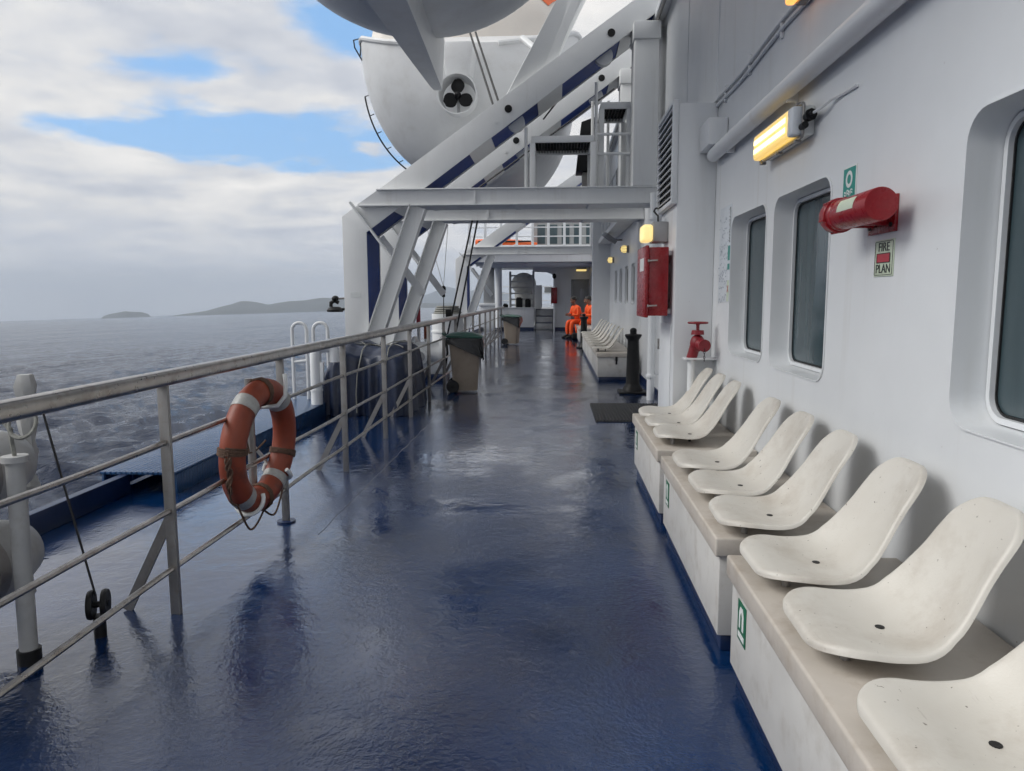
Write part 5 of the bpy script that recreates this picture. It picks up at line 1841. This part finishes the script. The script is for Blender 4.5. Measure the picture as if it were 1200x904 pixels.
MB().tube([(-3.2, 30.75, 3.80), (-2.1, 30.50, 3.78), (-1.0, 30.75, 3.80)], 0.035, 8).build('fender', M_BLACK, rb)
MB().box((-2.6, 31.0, 3.01), (-1.5, 31.6, 3.13), 0.01).build('cradle', M_GSTEEL, rb)

# cross bulkhead with the door on the right and an arched opening
bw = thing('end_bulkhead', (0.8, 33.2, 0), 'white end bulkhead with a grey door and a rounded opening beside it', 'bulkhead')
m_ = MB()
out_ = [(0.02, 0.0), (1.56, 0.0), (1.56, CE), (-1.0, CE), (-1.0, 2.62), (-0.35, 2.60), (-0.15, 2.52), (-0.03, 2.38), (0.02, 2.15)]
m_.prism(out_, 'y', 33.2, 33.32, 0.0)
m_.build('wall', M_WHITE, bw)
MB().box((0.02, 33.18, 0.0), (1.56, 33.199, 0.12)).build('navy_plinth', M_NAVYD, bw)
dr = MB().box((0.80, 33.16, 0.13), (1.52, 33.198, 2.22), 0.01).build('door', M_GREYD, bw)
MB().box((1.15, 33.15, 1.35), (1.33, 33.159, 1.85), 0.01).build('door_window', M_ALU, dr)
MB().box((0.86, 33.13, 1.0), (0.90, 33.159, 1.15), 0.01).build('handle', M_BLACK, dr)
fr = MB()
fr.box((0.74, 33.15, 0.13), (0.795, 33.199, 2.28), 0.004)
fr.box((0.796, 33.15, 2.225), (1.555, 33.199, 2.28), 0.004)
fr.build('door_frame', M_GREYD, dr)
l_ = thing('ceiling_tube_lamp', (1.2, 32.6, 2.6), 'yellow tube lamp lit under the far overhang above the door', 'lamp')
MB().box((0.95, 32.55, 2.62), (1.40, 32.72, 2.70), 0.02).build('tube', M_LAMPF, l_)
MB().box((0.96, 32.56, 2.701), (1.39, 32.71, 2.888), 0.01).build('housing', M_GSTEEL, l_)
pj = thing('red_hose_box', (-0.05, 33.0, 1.1), 'small red hose box on the white post beside the steps', 'cabinet')
MB().box((-0.14, 32.95, 1.20), (0.11, 33.17, 1.92), 0.015).build('body', M_RED, pj)
MB().box((-0.16, 32.92, 1.19), (-0.141, 33.18, 1.93), 0.004).build('door', M_RED, pj)
jp = thing('door_jamb_post', (-0.02, 33.05, 0), 'white post with dark fitting on top beside the steps at the far end', 'post')
MB().box((-0.06, 32.98, 0.0), (0.019, 33.15, 1.199), 0.005).build('post', M_WHITE, jp)
MB().box((-0.06, 33.0, 1.931), (0.019, 33.15, 2.35), 0.005).build('upper_post', M_WHITE, jp)
MB().ball((-0.02, 33.0, 2.42), (0.09, 0.09, 0.12)).build('fitting', M_BLACK, jp)

# low bulwark with ladder rack, column, steps
bl = thing('low_bulwark', (-1.65, 33.4, 0), 'low white bulwark with gear on top at the far end', 'bulwark')
MB().box((-2.42, 33.3, 0.0), (-0.95, 33.7, 0.98), 0.012).build('wall', M_WHITE, bl)
MB().box((-2.42, 33.28, 0.0), (-0.95, 33.299, 0.12)).build('navy_plinth', M_NAVYD, bl)
MB().box((-2.46, 33.27, 0.981), (-0.90, 33.73, 1.02), 0.006).build('cap_rail', M_WHITE, bl)
for k_, (x_, w_, h_, lab) in enumerate(((-2.25, 0.24, 0.14, 'dark coil box on the low bulwark beside the column'), (-1.62, 0.30, 0.42, 'black gear bag on the low bulwark behind the rack'), (-1.22, 0.26, 0.36, 'second black gear case on the low bulwark near the steps'))):
    gb = thing('gear_box', (x_, 33.45, 1.02), lab, 'box')
    MB().box((x_ - w_ / 2, 33.36, 1.021), (x_ + w_ / 2, 33.62, 1.02 + h_), 0.03).build('case', M_BLACK, gb)
    MB().box((x_ - w_ / 2 + 0.03, 33.40, 1.02 + h_), (x_ + w_ / 2 - 0.06, 33.58, 1.06 + h_), 0.012).build('cover', M_RUBBER, gb)
rk = thing('ladder_rack', (-1.6, 33.8, 0.98), 'grey ladder rack with six horizontal bars standing at the low bulwark', 'rack')
for x_ in (-2.05, -0.98):
    MB().box((x_ - 0.05, 33.75, 0.0), (x_ + 0.05, 33.83, 2.66), 0.008).build('stile', M_ALU, rk)
for k in range(6):
    z_ = 1.12 + 0.27 * k
    MB().box((-2.0, 33.76, z_ - 0.036), (-1.03, 33.82, z_ + 0.036), 0.006).build('bar', M_ALU, rk)
cl_ = thing('deck_column', (-2.50, 32.6, 0), 'round white column carrying the far overhang', 'column')
MB().cyl((-2.50, 32.6, 0.0), (-2.50, 32.6, CE + 0.018), 0.15, n=24).build('shaft', M_WHITE, cl_)
MB().cyl((-2.50, 32.6, 0.0), (-2.50, 32.6, 0.13), 0.165, n=24).build('base_ring', M_NAVYD, cl_)
sp_ = thing('side_screen', (-3.0, 33.2, 1.1), 'grey side screen panel beside the round column', 'screen')
MB().box((-3.22, 33.0, 1.22), (-2.72, 33.06, CE + 0.019), 0.01).build('panel', M_ALU, sp_)
MB().box((-3.42, 32.8, 1.10), (-2.66, 33.2, 1.219), 0.02).build('sill', M_WHITE, sp_)
MB().box((-3.40, 32.9, 0.0), (-2.70, 33.1, 1.099), 0.01).build('wall', M_WHITE, sp_)
sx = thing('aft_steps', (-0.45, 33.6, 0), 'dark steps rising between white stringers to the raised aft deck', 'steps')
for k in range(3):
    MB().box((-0.85, 33.3 + 0.3 * k, 0.0), (-0.10, 33.6 + 0.3 * k - 0.001, 0.30 * (k + 1)), 0.01).build('step', M_ALU, sx)
    MB().box((-0.86, 33.27 + 0.3 * k, 0.30 * (k + 1) + 0.001), (-0.09, 33.6 + 0.3 * k, 0.30 * (k + 1) + 0.03), 0.004).build('tread', M_NAVYD, sx)
for x_ in (-0.91, -0.04):
    MB().beam((x_, 33.2, 0.12), (x_, 34.2, 1.0), 0.05, 0.22).build('stringer', M_WHITE, sx)
aft = MB()
aft.box((-3.4, 34.2, 0.0), (1.7, 40.0, 0.93), 0.0)
struct(aft.build('raised_aft_deck', M_ALU))
ar = thing('aft_guard_rail', (-0.6, 39.5, 0.93), 'thin white guard rail with a small grey sign at the stern', 'guard rail')
for x_ in np.arange(-3.2, 1.5, 0.75):
    MB().cyl((x_, 39.4, 0.93), (x_, 39.4, 2.05), 0.02, n=8).build('stanchion', M_WHITE, ar)
for z_ in (1.3, 1.68, 2.05):
    MB().cyl((-3.3, 39.4, z_), (1.5, 39.4, z_), 0.02, n=8).build('rail', M_WHITE, ar)
MB().box((-0.55, 39.36, 1.72), (-0.15, 39.379, 2.02), 0.003).build('sign', M_GREYD, ar)
cpn = thing('stern_capstan', (-1.55, 36.6, 0.93), 'rounded grey white capstan drum behind the ladder rack', 'capstan')
MB().ball((-1.55, 36.6, 2.15), (0.62, 0.62, 0.55), 24, 14).build('dome', M_FLOAT, cpn)
MB().cyl((-1.55, 36.6, 0.931), (-1.55, 36.6, 1.75), 0.45, n=24).build('pedestal', M_FLOAT, cpn)
wb = thing('aft_locker', (-0.75, 35.2, 0.93), 'tall white deck locker at the top of the steps', 'locker')
MB().box((-1.0, 35.0, 0.931), (-0.62, 35.6, 2.05), 0.02).build('cabinet', M_WHITE, wb)
MB().box((-0.619, 35.05, 1.0), (-0.605, 35.55, 1.98), 0.004).build('door', M_WHITE, wb)

# ------------------------------------------------------------------ men in orange boiler suits
def skin_mesh(pts, edges, rad, name, mat, parent, subs=2):
    me = bpy.data.meshes.new(name)
    me.from_pydata([Vector(p) for p in pts], edges, [])
    o = bpy.data.objects.new(name, me)
    col.objects.link(o)
    md = o.modifiers.new('skin', 'SKIN')
    md.use_smooth_shade = True
    lay = me.skin_vertices[0] if me.skin_vertices else None
    for i, r in enumerate(rad):
        sv_ = lay.data[i]
        sv_.radius = (r, r) if not isinstance(r, tuple) else r
        sv_.use_root = (i == 0)
    sb = o.modifiers.new('sub', 'SUBSURF')
    sb.levels = subs; sb.render_levels = subs
    dg = bpy.context.evaluated_depsgraph_get()
    dg.update()
    m2 = bpy.data.meshes.new_from_object(o.evaluated_get(dg))
    bpy.data.objects.remove(o)
    for f in m2.polygons:
        f.use_smooth = True
    m2.materials.clear()
    m2.materials.append(mat)
    o = bpy.data.objects.new(name, m2)
    col.objects.link(o)
    o.parent = parent
    return o


def ensure_skin(me):
    pass


def man(x, y, z, yaw, label, lean=0.1, holding=True):
    """seated figure built facing -X, pelvis over the seat, feet on deck"""
    p = thing('person', (0, 0, 0), label, 'person', 'men in orange boiler suits')
    L = lean
    P_ = [(0, 0, 0.56), (-0.03 - L * 0.3, 0, 0.72), (-0.06 - L * 0.8, 0, 0.90), (-0.08 - L, 0, 1.06), (-0.10 - L * 1.1, 0, 1.16)]
    r_ = [(0.15, 0.17), (0.13, 0.16), (0.14, 0.18), (0.13, 0.17), (0.06, 0.065)]
    E_ = [(0, 1), (1, 2), (2, 3), (3, 4)]
    for sgn in (-1, 1):
        b0 = len(P_)
        P_ += [(-0.10, 0.10 * sgn, 0.55), (-0.42, 0.14 * sgn, 0.56), (-0.44, 0.14 * sgn, 0.30), (-0.42, 0.14 * sgn, 0.10)]
        r_ += [0.105, 0.085, 0.075, 0.065]
        E_ += [(0, b0), (b0, b0 + 1), (b0 + 1, b0 + 2), (b0 + 2, b0 + 3)]
        a0 = len(P_)
        P_ += [(-0.08 - L, 0.20 * sgn, 1.03), (-0.12 - L, 0.27 * sgn, 0.78), (-0.30 - L, 0.13 * sgn, 0.80)]
        r_ += [0.075, 0.06, 0.046]
        E_ += [(3, a0), (a0, a0 + 1), (a0 + 1, a0 + 2)]
    me_ = skin_mesh2(P_, E_, r_, 'boiler_suit', M_SUIT, p)
    hx = -0.15 - L * 1.2
    # head with face: nose, brow, ears, jaw
    h = MB()
    h.ball((hx, 0, 1.30), (0.095, 0.076, 0.118), 20, 14)
    h.ball((hx - 0.045, 0, 1.235), (0.055, 0.05, 0.05), 12, 8)
    h.ball((hx - 0.098, 0, 1.285), (0.018, 0.014, 0.024), 8, 6)
    for sgn in (-1, 1):
        h.ball((hx + 0.005, 0.076 * sgn, 1.295), (0.018, 0.010, 0.028), 8, 6)
    h.cyl((-0.10 - L * 1.1, 0, 1.12), (hx + 0.01, 0, 1.24), 0.055, 0.05, 12)
    hd_ = h.build('head', M_SKIN, p, sharp=80)
    e = MB()
    for sgn in (-1, 1):
        e.ball((hx - 0.088, 0.03 * sgn, 1.312), (0.010, 0.014, 0.008), 8, 6)
        e.ball((hx - 0.086, 0.03 * sgn, 1.333), (0.010, 0.022, 0.006), 8, 6)
    e.ball((hx - 0.09, 0, 1.238), (0.010, 0.025, 0.006), 8, 6)
    e.build('facial_features', M_HAIR, hd_)
    hr = MB()
    hr.ball((hx + 0.022, 0, 1.345), (0.108, 0.092, 0.100), 18, 10)
    hr.build('hair', M_HAIR, p)
    for sgn in (-1, 1):
        base = Vector((-0.30 - L, 0.13 * sgn, 0.80))
        hb_ = MB()
        hb_.ball(base + Vector((-0.05, -0.02 * sgn, 0.0)), (0.048, 0.022, 0.042), 10, 8)
        for f_ in range(4):
            q_ = base + Vector((-0.085, -0.02 * sgn, 0.026 - 0.018 * f_))
            hb_.tube([q_, q_ + Vector((-0.035, -0.012 * sgn, 0.0)), q_ + Vector((-0.05 + 0.006 * f_, -0.04 * sgn, -0.004))], [0.009, 0.009, 0.007], 6)
        q_ = base + Vector((-0.04, -0.03 * sgn, 0.035))
        hb_.tube([q_, q_ + Vector((-0.025, -0.022 * sgn, 0.018)), q_ + Vector((-0.045, -0.03 * sgn, 0.018))], [0.011, 0.010, 0.008], 6)
        hb_.build('hand', M_SKIN, p, sharp=80)
        bt = MB()
        rs_ = []
        for t, w_, h_ in ((0.06, 0.04, 0.10), (0.0, 0.05, 0.13), (-0.10, 0.05, 0.09), (-0.20, 0.045, 0.055), (-0.235, 0.025, 0.03)):
            rs_.append([(-0.42 + t, 0.14 * sgn + pp_, max(0.0, qq_)) for pp_, qq_ in rrect(-w_, 0.0, w_, h_, min(w_, h_) * 0.45, 3)])
        bt.rings(rs_)
        bt.build('boot', M_BOOT, p)
    p.location = (x, y, z)
    p.rotation_euler = (0, 0, yaw)
    p.scale = (1.06, 1.06, 1.06)
    if holding:
        pass
    return p


def skin_mesh2(pts, edges, rad, name, mat, parent):
    bm = bmesh.new()
    lay = bm.verts.layers.skin.verify()
    vs = []
    for i, (p, r) in enumerate(zip(pts, rad)):
        v = bm.verts.new(p)
        v[lay].radius = r if isinstance(r, tuple) else (r, r)
        v[lay].use_root = (i == 0)
        vs.append(v)
    for a, b in edges:
        bm.edges.new((vs[a], vs[b]))
    me = bpy.data.meshes.new(name)
    bm.to_mesh(me)
    bm.free()
    o = bpy.data.objects.new(name, me)
    col.objects.link(o)
    md = o.modifiers.new('skin', 'SKIN')
    md.use_smooth_shade = True
    sb = o.modifiers.new('sub', 'SUBSURF')
    sb.levels = 2; sb.render_levels = 2
    dg = bpy.context.evaluated_depsgraph_get()
    m2 = bpy.data.meshes.new_from_object(o.evaluated_get(dg))
    bpy.data.objects.remove(o)
    for f in m2.polygons:
        f.use_smooth = True
    m2.materials.clear()
    m2.materials.append(mat)
    o = bpy.data.objects.new(name, m2)
    col.objects.link(o)
    o.parent = parent
    return o


cb = thing('crew_bench', (1.15, 27.2, 0), 'low dark bench under the seated men in orange', 'bench')
MB().box((0.80, 26.2, 0.40), (1.555, 28.6, 0.46), 0.01).build('seat_board', M_ALU, cb)
for y_ in (26.5, 28.4):
    MB().box((0.95, y_ - 0.03, 0.0), (1.45, y_ + 0.03, 0.399), 0.006).build('leg', M_ALU, cb)
man(0.95, 26.9, 0.0, R(28), 'seated man in orange suit leaning forward, farthest from the projecting bulkhead', 0.12)
man(1.32, 27.75, 0.0, R(2), 'seated man in orange suit sitting upright between the two other men', -0.04)
man(1.44, 26.5, 0.0, R(16), 'seated man in orange suit partly hidden by the projecting bulkhead', 0.06)
bg = thing('black_bag', (0.75, 25.9, 0), 'small black bag on the deck by the boots of the seated men', 'bag')
MB().box((0.62, 25.75, 0.0), (0.92, 26.0, 0.22), 0.04, seg=3).build('body', M_BLACK, bg)
MB().tube([(0.68, 25.87, 0.21), (0.70, 25.87, 0.29), (0.84, 25.87, 0.29), (0.86, 25.87, 0.21)], 0.012, 6).build('handle', M_BLACK, bg)
